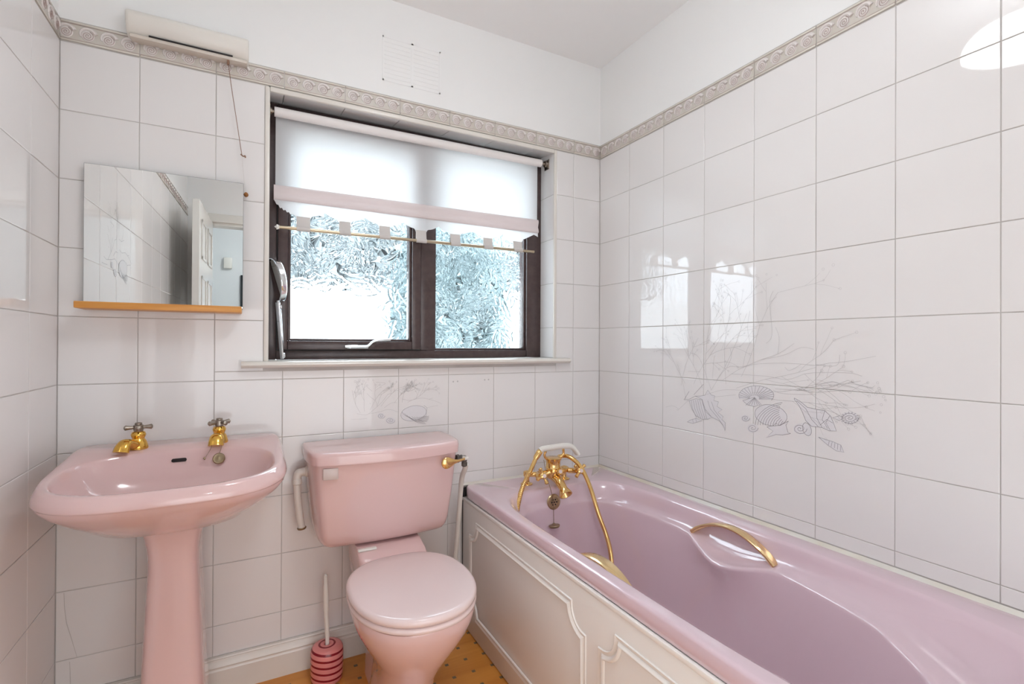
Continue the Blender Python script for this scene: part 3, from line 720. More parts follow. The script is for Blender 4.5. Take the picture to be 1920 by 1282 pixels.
# the same print on the left wall, seen in the mirror
def remap(L):
    return [[(-0.62 - (u - 0.985) * 1.15, 1.44 + (z - 0.875) * 1.25) for u, z in l] for l in L]
mural(wall_left, 'left', remap(MB), remap(MBF), [(-0.52, 1.46, D2R(95), 0.14), (-0.60, 1.47, D2R(110), 0.16), (-0.66, 1.46, D2R(75), 0.14)], (-0.95, -0.36, 1.36, 1.66), 0.0013, 11)
bm = bmesh.new()
for pts in ([(0.019, 0.404), (0.020, 0.367), (0.025, 0.317), (0.039, 0.257), (0.049, 0.212)], [(0.033, 0.203), (0.035, 0.138)]):
    ribbon(bm, [(u, z) for u, z in pts], 0.0011, 0.0009, 'back', 0)
me = bpy.data.meshes.new('tile_crack'); bm.to_mesh(me); bm.free()
link('tile_crack', me, 'grout', wall_back)['label'] = 'hairline crack down the two lowest corner tiles'
# four little grey spots on the tile under the window
bm = bmesh.new()
for u, z in ((1.207, 0.9735), (1.2255, 0.974), (1.345, 0.9765), (1.3625, 0.977)):
    b_lathe(bm, (u, 0.0005, z), (0, -1, 0), [(0.0036, 0), (0.003, 0.0013), (0.001, 0.0018)], 10)
link('sticky_pad', finish(bm, 'sticky_pad'), 'print_soft', wall_back)

# ---- sealant and the light line along the bath
bm = bmesh.new()
def bead(bm, p0, p1, n, s):
    p0, p1, n = Vector(p0), Vector(p1), Vector(n)
    prof = [(0, 0), (s, 0), (s * 0.62, s * 0.42), (0, s * 1.1)]
    b_loft(bm, [[p + n * a + Vector((0, 0, b)) for a, b in prof] for p in (p0, p1)])
bead(bm, (ROOM_W, 0, 0.555), (ROOM_W, -1.70, 0.555), (-1, 0, 0), 0.0085)
bead(bm, (1.25, 0, 0.555), (ROOM_W, 0, 0.555), (0, -1, 0), 0.008)
trim = struct(link('trim_1', finish(bm, 'trim_1', angle=50), 'sealant'), 'yellowed sealant bead between bath and tiles')

# ------------------------------------------------------------------ the window
win = bpy.data.objects.new('window_1', None)
COL.objects.link(win)
win.location = (0, 0, 0)
struct(win, 'dark brown framed window with leaf patterned glass and an opening left pane')
FY = 0.115
def frame_part(name, rects, y0, y1, bev=0.004, m='upvc'):
    bm = bmesh.new()
    for x0, x1, z0, z1 in rects:
        b_box(bm, x0, x1, y0, y1, z0, z1, bev, 2)
    return link(name, finish(bm, name, angle=30), m, win)
zb, zt = 1.0635, WZ1 - 0.002
frame_part('outer_frame', [(0.536, 0.570, zb, zt), (1.607, 1.687, zb, zt), (0.570, 1.607, zb, 1.097), (0.570, 1.607, 1.930, zt), (1.107, 1.166, 1.097, 1.930)], FY, FY + 0.065, 0.003)
frame_part('glazing_bead', [(1.166, 1.176, 1.097, 1.93), (1.597, 1.607, 1.097, 1.93), (1.176, 1.597, 1.097, 1.106), (1.176, 1.597, 1.92, 1.93)], FY + 0.012, FY + 0.055, 0.003)
sash = frame_part('opening_sash', [(0.574, 0.607, 1.100, 1.925), (1.066, 1.103, 1.100, 1.925), (0.607, 1.066, 1.100, 1.133), (0.607, 1.066, 1.89, 1.925)], FY - 0.016, FY + 0.04, 0.004)
frame_part('glazing_bead', [(0.607, 0.617, 1.133, 1.89), (1.056, 1.066, 1.133, 1.89), (0.617, 1.056, 1.133, 1.141), (0.617, 1.056, 1.88, 1.89)], FY - 0.004, FY + 0.035, 0.003)
frame_part('gasket', [(0.569, 0.576, 1.096, 1.93), (1.101, 1.108, 1.096, 1.93), (0.576, 1.101, 1.096, 1.1015), (0.576, 1.101, 1.923, 1.931)], FY + 0.006, FY + 0.05, 0, 'gasket')

def leaf_glass(name, x0, x1, z0, z1, y, seed):
    """clear slab whose room side is moulded with overlapping leaves"""
    rnd = np.random.RandomState(seed)
    st = 0.0022
    nx, nz = int((x1 - x0) / st) + 1, int((z1 - z0) / st) + 1
    X, Zz = np.meshgrid(np.linspace(0, x1 - x0, nx), np.linspace(0, z1 - z0, nz))
    H = np.zeros_like(X)
    n = int((x1 - x0) * (z1 - z0) * 950)
    for _ in range(n):
        cx, cz = rnd.uniform(-0.02, x1 - x0 + 0.02), rnd.uniform(-0.02, z1 - z0 + 0.02)
        L = rnd.uniform(0.026, 0.052); Wd = L * rnd.uniform(0.28, 0.42); a = rnd.uniform(0, 2 * PI)
        i0, i1 = np.searchsorted(X[0], [cx - L, cx + L]); j0, j1 = np.searchsorted(Zz[:, 0], [cz - L, cz + L])
        if i1 <= i0 or j1 <= j0:
            continue
        xs, zs = X[j0:j1, i0:i1] - cx, Zz[j0:j1, i0:i1] - cz
        u = (xs * math.cos(a) + zs * math.sin(a)) / L
        v = (-xs * math.sin(a) + zs * math.cos(a)) / L
        bend = 0.25 * u * u * rnd.choice([-1, 1])
        v = v - bend
        wl = Wd / L * np.clip(1 - u * u, 0, 1) ** 0.8
        d = (wl - np.abs(v)) * L                       # distance inside the leaf outline
        ins = d > 0
        h = 0.0011 * np.exp(-((d - 0.0035) / 0.0026) ** 2) + 0.0005 * np.exp(-((np.abs(v) * L) / 0.0018) ** 2) * (np.abs(u) < 0.8) + 0.00004 * np.sin(u * L * 420 + np.abs(v) * L * 330)
        sub = H[j0:j1, i0:i1]
        sub[ins] = h[ins] + 0.15 * sub[ins]
        H[j0:j1, i0:i1] = sub
    K = np.array([0.25, 0.5, 0.25])
    for _ in range(2):
        H = np.apply_along_axis(lambda r: np.convolve(r, K, 'same'), 0, H)
        H = np.apply_along_axis(lambda r: np.convolve(r, K, 'same'), 1, H)
    co = np.stack([X + x0, y - H, Zz + z0], -1).reshape(-1, 3)
    idx = np.arange(nx * nz).reshape(nz, nx)
    q = np.stack([idx[:-1, :-1], idx[:-1, 1:], idx[1:, 1:], idx[1:, :-1]], -1).reshape(-1, 4).tolist()
    base = nx * nz
    yb = y + 0.004
    corners = [(x0, yb, z0), (x1, yb, z0), (x1, yb, z1), (x0, yb, z1)]
    V = co.tolist() + [list(c) for c in corners]
    q.append([base + 3, base + 2, base + 1, base])
    bot = idx[0].tolist(); top = idx[-1].tolist(); lf = idx[:, 0].tolist(); rg = idx[:, -1].tolist()
    q.append(bot[::-1] + [base, base + 1])
    q.append(top + [base + 2, base + 3])
    q.append(lf + [base + 3, base])
    q.append(rg[::-1] + [base + 1, base + 2])
    me = bpy.data.meshes.new(name)
    me.from_pydata(V, [], q)
    me.update()
    sm = [True] * (len(q) - 5) + [False] * 5
    me.polygons.foreach_set('use_smooth', sm)
    o = link(name, me, 'glass', win)
    o['label'] = 'glass pane moulded all over with leaf shapes'
    return o
leaf_glass('glass_pane', 0.612, 1.061, 1.137, 1.885, 0.128, 4)
leaf_glass('glass_pane', 1.172, 1.601, 1.101, 1.925, 0.144, 8)

# chrome handle on the bottom rail of the opening sash
bm = bmesh.new()
hy = FY - 0.016
b_box(bm, 0.812, 0.893, hy - 0.006, hy, 1.104, 1.119, 0.003, 2)
b_tube(bm, [(0.822, hy - 0.006, 1.1115), (0.822, hy - 0.020, 1.1115)], 0.006, 12, 1, 0, False)
b_tube(bm, [(0.804, hy - 0.018, 1.1115), (0.86, hy - 0.020, 1.112), (0.888, hy - 0.021, 1.114), (0.905, hy - 0.023, 1.130), (0.925, hy - 0.024, 1.136), (0.973, hy - 0.024, 1.139)], 0.0048, 10, 5)
link('window_handle', finish(bm, 'window_handle', angle=40), 'chrome', win)['label'] = 'chrome lever handle on bottom rail'
# sill board
bm = bmesh.new()
pr = [(0.112, 1.041), (-0.022, 1.041), (-0.030, 1.044), (-0.034, 1.051), (-0.031, 1.059), (-0.024, 1.0625), (0.112, 1.0635)]
b_loft(bm, [[(x, y, z) for y, z in pr] for x in (0.541, 1.681)])
pr2 = [(0.0, 1.041)] + pr[1:6] + [(0.0, 1.063)]
b_loft(bm, [[(x, y, z) for y, z in pr2] for x in (0.462, 0.541)])
b_loft(bm, [[(x, y, z) for y, z in pr2] for x in (1.681, 1.752)])
link('window_sill', finish(bm, 'window_sill', angle=50), 'gloss', win)['label'] = 'white round nosed sill board'

# ------------------------------------------------------------------ the door and the hall beyond (seen in the mirror)
door = bpy.data.objects.new('door_1', None); COL.objects.link(door)
struct(door, 'white panelled door standing open, seen in the mirror')
bm = bmesh.new()
b_box(bm, 0.115, 0.152, -2.255, -1.60, 0.006, 1.955, 0.002, 1)
link('door_leaf', finish(bm, 'door_leaf'), 'door_paint', door)
for z0_, z1_ in ((1.62, 1.86), (0.98, 1.52), (0.2, 0.85)):
    for y0_, y1_ in ((-2.17, -1.97), (-1.89, -1.69)):
        bm = bmesh.new()
        for s in (0.115, 0.152):
            x0_, x1_ = (s - 0.006, s) if s < 0.13 else (s, s + 0.006)
            for r in ((y0_, y1_, z0_, z0_ + 0.02), (y0_, y1_, z1_ - 0.02, z1_), (y0_, y0_ + 0.02, z0_, z1_), (y1_ - 0.02, y1_, z0_, z1_)):
                b_box(bm, x0_, x1_, *r, 0.003, 1)
        link('door_panel', finish(bm, 'door_panel'), 'door_paint', door)
bm = bmesh.new()
for s, x in ((-1, 0.115), (1, 0.152)):
    b_box(bm, min(x, x + s * 0.004), max(x, x + s * 0.004), -1.685, -1.645, 0.95, 1.08, 0.001, 1)
    b_tube(bm, [(x, -1.665, 1.03), (x + s * 0.035, -1.665, 1.03), (x + s * 0.042, -1.70, 1.03), (x + s * 0.042, -1.775, 1.03)], 0.007, 8, 3)
link('door_handle', finish(bm, 'door_handle'), 'brass', door)
bm = bmesh.new()
for y0_, y1_ in ((-ROOM_D, -ROOM_D + 0.014), (-ROOM_D - 0.114, -ROOM_D - 0.1)):
    b_box(bm, DX0 - 0.06, DX0, y0_, y1_, 0, DZ + 0.06, 0.004, 1)
    b_box(bm, DX1, DX1 + 0.06, y0_, y1_, 0, DZ + 0.06, 0.004, 1)
    b_box(bm, DX0, DX1, y0_, y1_, DZ, DZ + 0.06, 0.004, 1)
for x0_, x1_ in ((DX0 - 0.001, DX0 + 0.02), (DX1 - 0.02, DX1 + 0.001)):
    b_box(bm, x0_, x1_, -ROOM_D - 0.1, -ROOM_D - 0.002, 0, DZ, 0)
b_box(bm, DX0 + 0.02, DX1 - 0.02, -ROOM_D - 0.1, -ROOM_D - 0.002, DZ - 0.02, DZ + 0.001, 0)
struct(link('trim_2', finish(bm, 'trim_2'), 'door_paint'), 'white architrave around the doorway')
hall = bm_obj('wall_hall', [(-0.6, -0.5, -4.0, -2.37, 0, CEIL), (1.6, 1.7, -4.0, -2.37, 0, CEIL), (-0.6, 1.7, -4.1, -4.0, 0, CEIL),
                            (-0.6, -0.12, -2.37, -2.27, 0, CEIL), (-0.6, 1.7, -4.1, -2.37, CEIL, CEIL + 0.08)], ['hall_wall'])
struct(hall, 'pale blue grey hall walls beyond the door')
struct(bm_obj('floor_hall', [(-0.6, 1.7, -4.1, -2.32, -0.06, 0.0)], ['carpet']), 'hall carpet')
hl = thing('hall_fill_lamp', 'added round fill lamp on the hall ceiling, unseen', 'lamp', (0.75, -3.0, CEIL))  # added lamp, brightens the hall and sends fill through the doorway
lathe('lamp_shade', 'hall_fill', (0, 0, 0), (0, 0, -1), [(0.15, 0.0), (0.16, 0.03), (0.13, 0.07), (0.07, 0.095), (0.001, 0.1)], 24, hl)
pf = thing('framed_picture', 'blue picture in dark frame on the hall wall, seen in the mirror', 'picture', (0.42, -3.985, 1.50))
bx = tag(box('alarm_sensor', 'white_plastic', 0.07, 0.145, -3.999, -3.955, 1.86, 1.97, 0.008), 'small white alarm sensor on the hall wall, seen in the mirror', 'sensor')
box('picture_frame', 'dark_frame', -0.2, 0.2, -0.012, 0.012, -0.3, 0.3, 0.003, pf)
box('picture_print', 'blue_print', -0.17, 0.17, 0.012, 0.015, -0.27, 0.27, 0, pf)

# ------------------------------------------------------------------ outside the window
struct(bm_obj('paving', [(-7, 9, 0.21, 9, -0.35, -0.3)], ['paving']), 'paved yard outside the window')
gw = bm_obj('garden_wall', [(-6, 8.0, 4.0, 4.2, -0.3, 1.80)], ['render'])
struct(gw, 'white rendered garden wall seen through the glass')

def foliage(name, m, label, cat, centre, rad, n, ls, seed, trunk=True, box_=False):
    t = thing(name, label, cat, (centre[0], centre[1], -0.3))
    rnd = np.random.RandomState(seed)
    d = rnd.normal(size=(n, 3)); d /= np.linalg.norm(d, axis=1)[:, None]
    r = rnd.uniform(0.55, 1.0, (n, 1)) ** 0.5
    if box_:
        d /= (np.abs(d) ** 4).sum(1)[:, None] ** 0.25
    P = d * r * np.array(rad) + np.array([0, 0, centre[2] + 0.3])
    a = rnd.normal(size=(n, 3)); a /= np.linalg.norm(a, axis=1)[:, None]
    b = np.cross(a, rnd.normal(size=(n, 3))); b /= np.linalg.norm(b, axis=1)[:, None]
    s = rnd.uniform(0.6, 1.2, (n, 1)) * ls
    V = np.stack([P - a * s, P + b * s * 0.35, P + a * s, P - b * s * 0.35], 1).reshape(-1, 3)
    F = np.arange(n * 4).reshape(-1, 4)
    me = bpy.data.meshes.new('foliage')
    me.from_pydata(V.tolist(), [], F.tolist())
    o = link('foliage', me, m, t)
    o['kind'] = 'stuff'
    if trunk:
        tube('stem', 'black', [(0, 0, 0), (0.03, 0.02, centre[2] * 0.5 + 0.1), (0, 0, centre[2] + 0.3)], 0.03, 8, 3, t)
    return t
foliage('shrub', 'leaf', 'dark green leafy shrub outside the right window pane', 'shrub', (2.36, 3.1, 1.0), (0.58, 0.40, 1.35), 20000, 0.062, 2, True, True)
foliage('hedge', 'slate', 'tall grey green hedge behind the white garden wall', 'hedge', (2.0, 5.4, 2.2), (5.5, 0.7, 2.0), 34000, 0.19, 3, True, True)
# ------------------------------------------------------------------ the bath
def ring(z, cx, cy, a, bf, bb, nf, nb, n=128, zf=None):
    return [(x, y, zf(x, y) if zf else z) for x, y in se(cx, cy, a, bf, bb, nf, nb, n)]

bath = thing('bathtub', 'pink acrylic bathtub with gold grab handles along the right wall', 'bathtub', (1.592, -0.85, 0))
def shift(rings, dx, dy):
    return [[(x - dx, y - dy, z) for x, y, z in r] for r in rings]
NB = 160
def rect_ring(z, ins, n=NB):
    x0, x1, y0, y1 = 1.2515 + ins, 1.9335 - ins * 0.2, -1.70 + ins, -0.0015
    cx, cy = (x0 + x1) / 2, -0.85
    pts = se(cx, cy, (x1 - x0) / 2, cy - y0, y1 - cy, 34, 34, n)
    return [(x, y, z) for x, y in pts]
def bump_h(y):                                   # the dip of the armrest under each grab handle
    t = (y + 0.80) / 0.19
    return math.cos(t * PI / 2) ** 2 if abs(t) < 1 else 0.0
def ledge_ring(z, a, bf, bb, nf, push, dip, n=NB):
    out = []
    for x, y in se(1.578, -0.75, a, bf, bb, nf, 4.0, n):
        h = bump_h(y) if abs(x - 1.578) > 0.15 else 0
        zz = z - dip * h - max(0.0, -1.25 - y) * 0.25
        x2 = x - math.copysign(push * h, x - 1.578)
        out.append((x2, y, zz))
    return out
rings = [rect_ring(0.512, 0.003), rect_ring(0.515, 0.0), rect_ring(0.530, 0.0), rect_ring(0.5475, 0.0005), rect_ring(0.5525, 0.0025), rect_ring(0.5548, 0.0065), rect_ring(0.555, 0.012),
         ring(0.555, 1.576, -0.90, 0.292, 0.735, 0.722, 4.0, 6.0, NB),
         ring(0.5525, 1.576, -0.90, 0.285, 0.727, 0.715, 4.0, 5.8, NB),
         ring(0.546, 1.577, -0.90, 0.280, 0.72, 0.709, 3.8, 5.6, NB),
         ring(0.532, 1.577, -0.90, 0.2765, 0.705, 0.704, 3.5, 5.2, NB),
         ledge_ring(0.510, 0.2725, 0.81, 0.555, 3.0, 0.0, 0.004),
         ledge_ring(0.496, 0.2665, 0.785, 0.551, 2.8, 0.002, 0.014),
         ledge_ring(0.4895, 0.257, 0.75, 0.548, 2.5, 0.020, 0.030),
         ledge_ring(0.4865, 0.249, 0.718, 0.547, 2.2, 0.044, 0.034),
         ledge_ring(0.4845, 0.2455, 0.706, 0.546, 2.12, 0.052, 0.034),
         ledge_ring(0.4800, 0.2430, 0.700, 0.545, 2.1, 0.055, 0.035),
         ledge_ring(0.4720, 0.2415, 0.697, 0.544, 2.1, 0.053, 0.034),
         ledge_ring(0.445, 0.238, 0.685, 0.542, 2.1, 0.038, 0.022),
         ledge_ring(0.38, 0.228, 0.64, 0.535, 2.2, 0.012, 0.0),
         ledge_ring(0.25, 0.212, 0.56, 0.523, 2.4, 0.0, 0.0),
         ledge_ring(0.175, 0.197, 0.50, 0.508, 2.5, 0.0, 0.0),
         ledge_ring(0.142, 0.175, 0.45, 0.485, 2.5, 0.0, 0.0),
         ledge_ring(0.130, 0.140, 0.40, 0.44, 2.4, 0.0, 0.0),
         ledge_ring(0.126, 0.08, 0.28, 0.32, 2.2, 0.0, 0.0),
         ledge_ring(0.125, 0.02, 0.08, 0.10, 2.0, 0.0, 0.0)]
bm = bmesh.new()
b_loft(bm, shift(rings, 1.592, -0.85), False, True)
link('tub', finish(bm, 'tub', angle=60), 'pink_bath', bath)
# grab handles
for side in (-1, 1):
    bm = bmesh.new()
    pts = []
    for i in range(15):
        t = i / 14
        y = -0.648 - 0.302 * t
        pts.append((side * 0.257 - 0.014, y + 0.85, 0.486 + 0.062 * math.sin(PI * t) ** 0.8))
    def sect(t):
        w = 0.0125 + 0.0055 * math.sin(PI * t)
        h = 0.0045 + 0.0025 * (1 - math.sin(PI * t))
        return [(-w, -h * .4), (-w * .75, -h), (w * .75, -h), (w, -h * .4), (w, h * .4), (w * .75, h), (-w * .75, h), (-w, h * .4)]
    b_tube(bm, pts, 0.01, 8, 1, 0, False, sect)
    o = link('grab_handle', finish(bm, 'grab_handle', angle=40), 'brass_pale', bath)
    o['label'] = 'curved gold grab handle'
# overflow grille, plug on its chain
ov = lathe('overflow_grille', 'grille', (-0.037, 0.651, 0.500), (0, -0.97, 0.12), [(0.0295, 0), (0.0305, 0.004), (0.027, 0.007), (0.019, 0.0075), (0.018, 0.0055), (0.001, 0.006)], 30, bath)
bm = bmesh.new()
for i in range(7):
    a = 2 * PI * i / 6
    r = 0 if i == 6 else 0.0112
    b_lathe(bm, (-0.037 + r * math.cos(a), 0.6438, 0.500 + r * math.sin(a)), (0, -1, 0), [(0.0032, 0), (0.0032, 0.0008)], 8)
link('overflow_hole', finish(bm, 'overflow_hole'), 'black', bath)
bm = bmesh.new()
b_tube(bm, [(-0.058, 0.69, 0.66), (-0.060, 0.665, 0.60), (-0.052, 0.643, 0.545), (-0.046, 0.637, 0.50), (-0.046, 0.634, 0.455), (-0.048, 0.630, 0.425)], 0.0012, 5, 4)
link('plug_chain', finish(bm, 'plug_chain'), 'brass_old', bath)
lathe('plug', 'brass_old', (-0.048, 0.6285, 0.424), (0.05, -0.15, -1), [(0.004, 0), (0.006, 0.004), (0.021, 0.006), (0.0225, 0.010), (0.019, 0.016), (0.001, 0.017)], 24, bath)

# bath panel: moulded cream board with scooped corner mouldings
pan = bpy.data.objects.new('side_panel', None); COL.objects.link(pan); pan.parent = bath; pan.location = (1.247 - 1.592, 0, 0)
pan['label'] = 'cream moulded side panel with two scooped corner mouldings'
bm = bmesh.new()
b_box(bm, 0.0, 0.016, -0.85, 0.840, 0.004, 0.505, 0.002, 2)
b_box(bm, -0.0025, 0.016, -0.85, 0.841, 0.498, 0.5105, 0.0025, 2)
link('board', finish(bm, 'board'), 'panel', pan)
def scoop_path(y0, y1, z0, z1, r):
    P = []
    for cy_, cz_, a0 in ((y1, z1, 270), (y1, z0, 180), (y0, z0, 90), (y0, z1, 0)):
        pass
    # clockwise from the top edge; concave quarter circles at the corners
    def arc(cy_, cz_, a0, a1, k=9):
        return [(cy_ + r * math.cos(math.radians(a0 + (a1 - a0) * i / k)), cz_ + r * math.sin(math.radians(a0 + (a1 - a0) * i / k))) for i in range(k + 1)]
    P += arc(y1, z1, 180, 270)
    P += arc(y1, z0, 90, 180)
    P += arc(y0, z0, 0, 90)
    P += arc(y0, z1, 270, 360)
    return P
def moulding(y0, y1, z0, z1, r):
    bm = bmesh.new()
    path = scoop_path(y0, y1, z0, z1, r)
    # small straight steps at each end of a scoop
    n = len(path)
    prof = [(-0.0125, 0.0), (-0.0105, -0.0035), (-0.0045, -0.0015), (-0.001, 0.0002), (0.001, -0.0015), (0.0045, -0.0058), (0.0075, -0.0062), (0.0100, -0.0045), (0.0120, -0.0005), (0.0125, 0.0)]
    rings = []
    for i in range(n):
        p = Vector((path[i][0], path[i][1])); a = Vector(path[i - 1]); b = Vector(path[(i + 1) % n])
        d1 = (p - a).normalized(); d2 = (b - p).normalized()
        t = (d1 + d2)
        if t.length < 1e-4:
            t = d1
        t.normalize()
        nn = Vector((t.y, -t.x))
        k = 1 / max(0.6, nn.dot(Vector((d1.y, -d1.x))))
        rings.append([(h - 0.0005, p.x + nn.x * u * k, p.y + nn.y * u * k) for u, h in prof])
    rings.append(rings[0])
    b_loft(bm, rings, False, False, 0, closed=False)
    return link('panel_moulding', finish(bm, 'panel_moulding', angle=50), 'panel', pan)
moulding(0.025, 0.758, 0.088, 0.437, 0.062)
moulding(-0.785, -0.048, 0.088, 0.437, 0.062)
bm = bmesh.new()
b_box(bm, 0.0005, 0.016, 0.8435, 0.848, 0.0, 0.546, 0.001, 1)
link('edge_gap_shade', finish(bm, 'edge_gap_shade'), 'black', pan)  # black strip standing in for the shadow at the panel's wall end
box('end_panel', 'panel', -0.327, 0.341, -0.846, -0.834, 0.004, 0.512, 0.002, bath)

# ------------------------------------------------------------------ bath mixer tap
mix = thing('bath_mixer_tap', 'polished brass bath mixer tap with cross handles on the bath deck', 'tap', (1.575, -0.108, 0.556))
def B(name, fn, m='brass', label=None, ang=40):
    bm = bmesh.new(); fn(bm)
    o = link(name, finish(bm, name, angle=ang), m, mix)
    if label:
        o['label'] = label
    return o
for sx in (-0.09, 0.09):
    B('mounting_leg', lambda bm, sx=sx: (b_lathe(bm, (sx, 0, 0), (0, 0, 1), [(0.0245, 0), (0.0245, 0.003), (0.016, 0.006), (0.0115, 0.010), (0.0105, 0.030), (0.0135, 0.036), (0.0145, 0.044), (0.013, 0.052)], 22),
                                        b_tube(bm, [(sx, 0, 0.046), (sx, -0.016, 0.048), (sx * 0.93, -0.035, 0.047), (sx * 0.6, -0.045, 0.046)], 0.0105, 12, 4)), 'brass')
B('body', lambda bm: (b_tube(bm, [(-0.062, -0.045, 0.046), (0.062, -0.045, 0.046)], 0.0135, 14, 1, 0, False),
                      b_lathe(bm, (0.008, -0.045, 0.020), (0, 0, 1), [(0.014, 0), (0.025, 0.006), (0.030, 0.018), (0.0290, 0.034), (0.0280, 0.044)], 24)))
B('cradle_bell', lambda bm: (b_lathe(bm, (0.008, -0.045, 0.064), (0, 0, 1), [(0.0300, 0), (0.0315, 0.003), (0.0295, 0.006), (0.0290, 0.024), (0.0315, 0.036), (0.0355, 0.042), (0.030, 0.044), (0.001, 0.043)], 24)))
for s in (-1, 1):
    B('cradle_fork', lambda bm, s=s: (b_tube(bm, [(0.008 + s * 0.018, -0.047, 0.101), (0.008 + s * 0.036, -0.050, 0.108), (0.008 + s * 0.046, -0.052, 0.122), (0.008 + s * 0.043, -0.054, 0.136)], lambda t: 0.0062 - 0.0015 * t, 10, 5),
                                      b_lathe(bm, (0.008 + s * 0.043, -0.054, 0.132), (0, 0, 1), [(0.004, 0), (0.0065, 0.004), (0.004, 0.009), (0.001, 0.010)], 10)))
def cross_handle(bm, c, ax, L, rot, r=0.0062, hub=0.0125):
    c = Vector(c); d = Vector(ax).normalized(); u, v = frame_of(d)
    b_lathe(bm, c, d, [(0.006, -0.026), (0.0065, -0.012), (hub, -0.008), (hub, 0.006), (0.007, 0.009)], 16)
    for k in range(4):
        a = rot + k * PI / 2
        w = u * math.cos(a) + v * math.sin(a)
        b_tube(bm, [c + w * hub * 0.6, c + w * (hub + L * 0.35), c + w * (hub + L * 0.7), c + w * (hub + L)], lambda t: r * (0.75 + 0.55 * t), 9, 3)
        b_lathe(bm, c + w * (hub + L - 0.003), w, [(r * 1.2, 0), (r * 1.35, 0.0035), (r * 0.8, 0.0068), (0.0003, 0.0075)], 9)
ax = (-0.10, -0.92, 0.30)
for x, rot, nm in ((-0.075, 0.35, 'left'), (0.100, 0.75, 'right')):
    o = B('cross_handle', lambda bm, x=x, rot=rot: (b_tube(bm, [(x * 0.82, -0.045, 0.046), (x, -0.062, 0.047), (x - 0.0, -0.085, 0.051)], 0.0115, 12, 3), cross_handle(bm, (x, -0.106, 0.0555), ax, 0.017, rot)))
    c = Vector((x, -0.106, 0.0555)) + Vector(ax).normalized() * 0.008
    lathe('tap_button', 'pink_seat', c, ax, [(0.0075, 0), (0.0075, 0.0016), (0.004, 0.003), (0.0002, 0.0032)], 14, o)
o = B('diverter_knob', lambda bm: (b_lathe(bm, (0.016, -0.062, 0.050), ax, [(0.008, 0), (0.009, 0.014), (0.0135, 0.018), (0.0145, 0.026), (0.010, 0.032), (0.001, 0.033)], 16)))
lathe('tap_button', 'pink_seat', Vector((0.016, -0.062, 0.050)) + Vector(ax).normalized() * 0.031, ax, [(0.0075, 0), (0.007, 0.0025), (0.0002, 0.003)], 14, o)
B('spout', lambda bm: (b_tube(bm, [(0.006, -0.052, 0.028), (0.004, -0.085, 0.026), (0.000, -0.115, 0.016), (-0.002, -0.142, 0.000)], lambda t: 0.0150 + 0.003 * math.sin(PI * t), 16, 5),
                       b_lathe(bm, (-0.002, -0.132, 0.006), (-0.02, -0.72, -0.68), [(0.0150, 0), (0.0185, 0.008), (0.0260, 0.026), (0.0265, 0.031), (0.022, 0.031), (0.014, 0.015)], 22, 0, False)))
B('hose_elbow', lambda bm: (b_tube(bm, [(0.03, -0.03, 0.06), (0.040, -0.024, 0.078), (0.052, -0.020, 0.098)], 0.0085, 12, 4),
                            b_lathe(bm, (0.050, -0.020, 0.088), (0.35, 0.1, 0.9), [(0.0105, 0), (0.0115, 0.004), (0.0115, 0.012), (0.009, 0.016)], 12)))

hs = thing('shower_handset', 'white shower handset with gold hose resting on the brass cradle', 'shower head', (1.575, -0.16, 0.70))
bm = bmesh.new()
def hp(t):
    return 0.0125 - 0.003 * math.sin(PI * min(1, t * 1.2))
P1 = [(-0.060, 0.000, -0.002), (-0.045, 0.0, 0.004), (0.0, -0.002, 0.0065), (0.050, -0.006, 0.009), (0.085, -0.010, 0.004), (0.103, -0.013, -0.014), (0.112, -0.014, -0.028)]
def hsect(t):
    w = 0.0120 + 0.012 * max(0, (t - 0.62) / 0.38) ** 1.2
    h = 0.0120 - 0.003 * max(0, (t - 0.5) / 0.5)
    return [(w * math.cos(2 * PI * i / 14), h * math.sin(2 * PI * i / 14)) for i in range(14)]
b_tube(bm, P1, 0.01, 14, 5, 0, True, hsect)
link('handle', finish(bm, 'handle', angle=60), 'white_plastic', hs)
bm = bmesh.new()
b_lathe(bm, (-0.058, 0.0, -0.002), (-0.62, -0.05, -0.75), [(0.0105, 0), (0.0125, 0.003), (0.0125, 0.014), (0.0115, 0.030), (0.0098, 0.038)], 16)
link('hose_nut', finish(bm, 'hose_nut'), 'brass', hs)
HP = [(-0.078, -0.002, -0.026), (-0.105, -0.01, -0.066), (-0.128, -0.014, -0.1), (-0.16, -0.03, -0.14), (-0.195, -0.066, -0.18), (-0.22, -0.102, -0.215), (-0.223, -0.12, -0.28), (-0.2, -0.17, -0.4), (-0.155, -0.22, -0.5), (-0.075, -0.26, -0.556), (0.025, -0.26, -0.557), (0.095, -0.24, -0.525), (0.119, -0.225, -0.475), (0.128, -0.22, -0.43), (0.137, -0.2, -0.37), (0.14, -0.17, -0.315), (0.127, -0.14, -0.244), (0.119, -0.09, -0.141), (0.105, -0.045, -0.072), (0.077, -0.005, -0.038), (0.057, 0.03, -0.042), (0.052, 0.032, -0.048)]
bm = bmesh.new()
b_tube(bm, HP, 0.0086, 12, 8)
link('hose', finish(bm, 'hose', angle=60), 'brass', hs)
bm = bmesh.new()                                   # the wound ribs of the hose
SP = smooth_path(HP, 8)
for i in range(12, 46):
    p = SP[i]; d = (SP[i + 1] - SP[i - 1])
    if i < 40:
        b_lathe(bm, p, d, [(0.0086, -0.0026), (0.0100, 0.0), (0.0086, 0.0026)], 10)
link('hose_rib', finish(bm, 'hose_rib'), 'brass', hs)['kind'] = 'stuff'

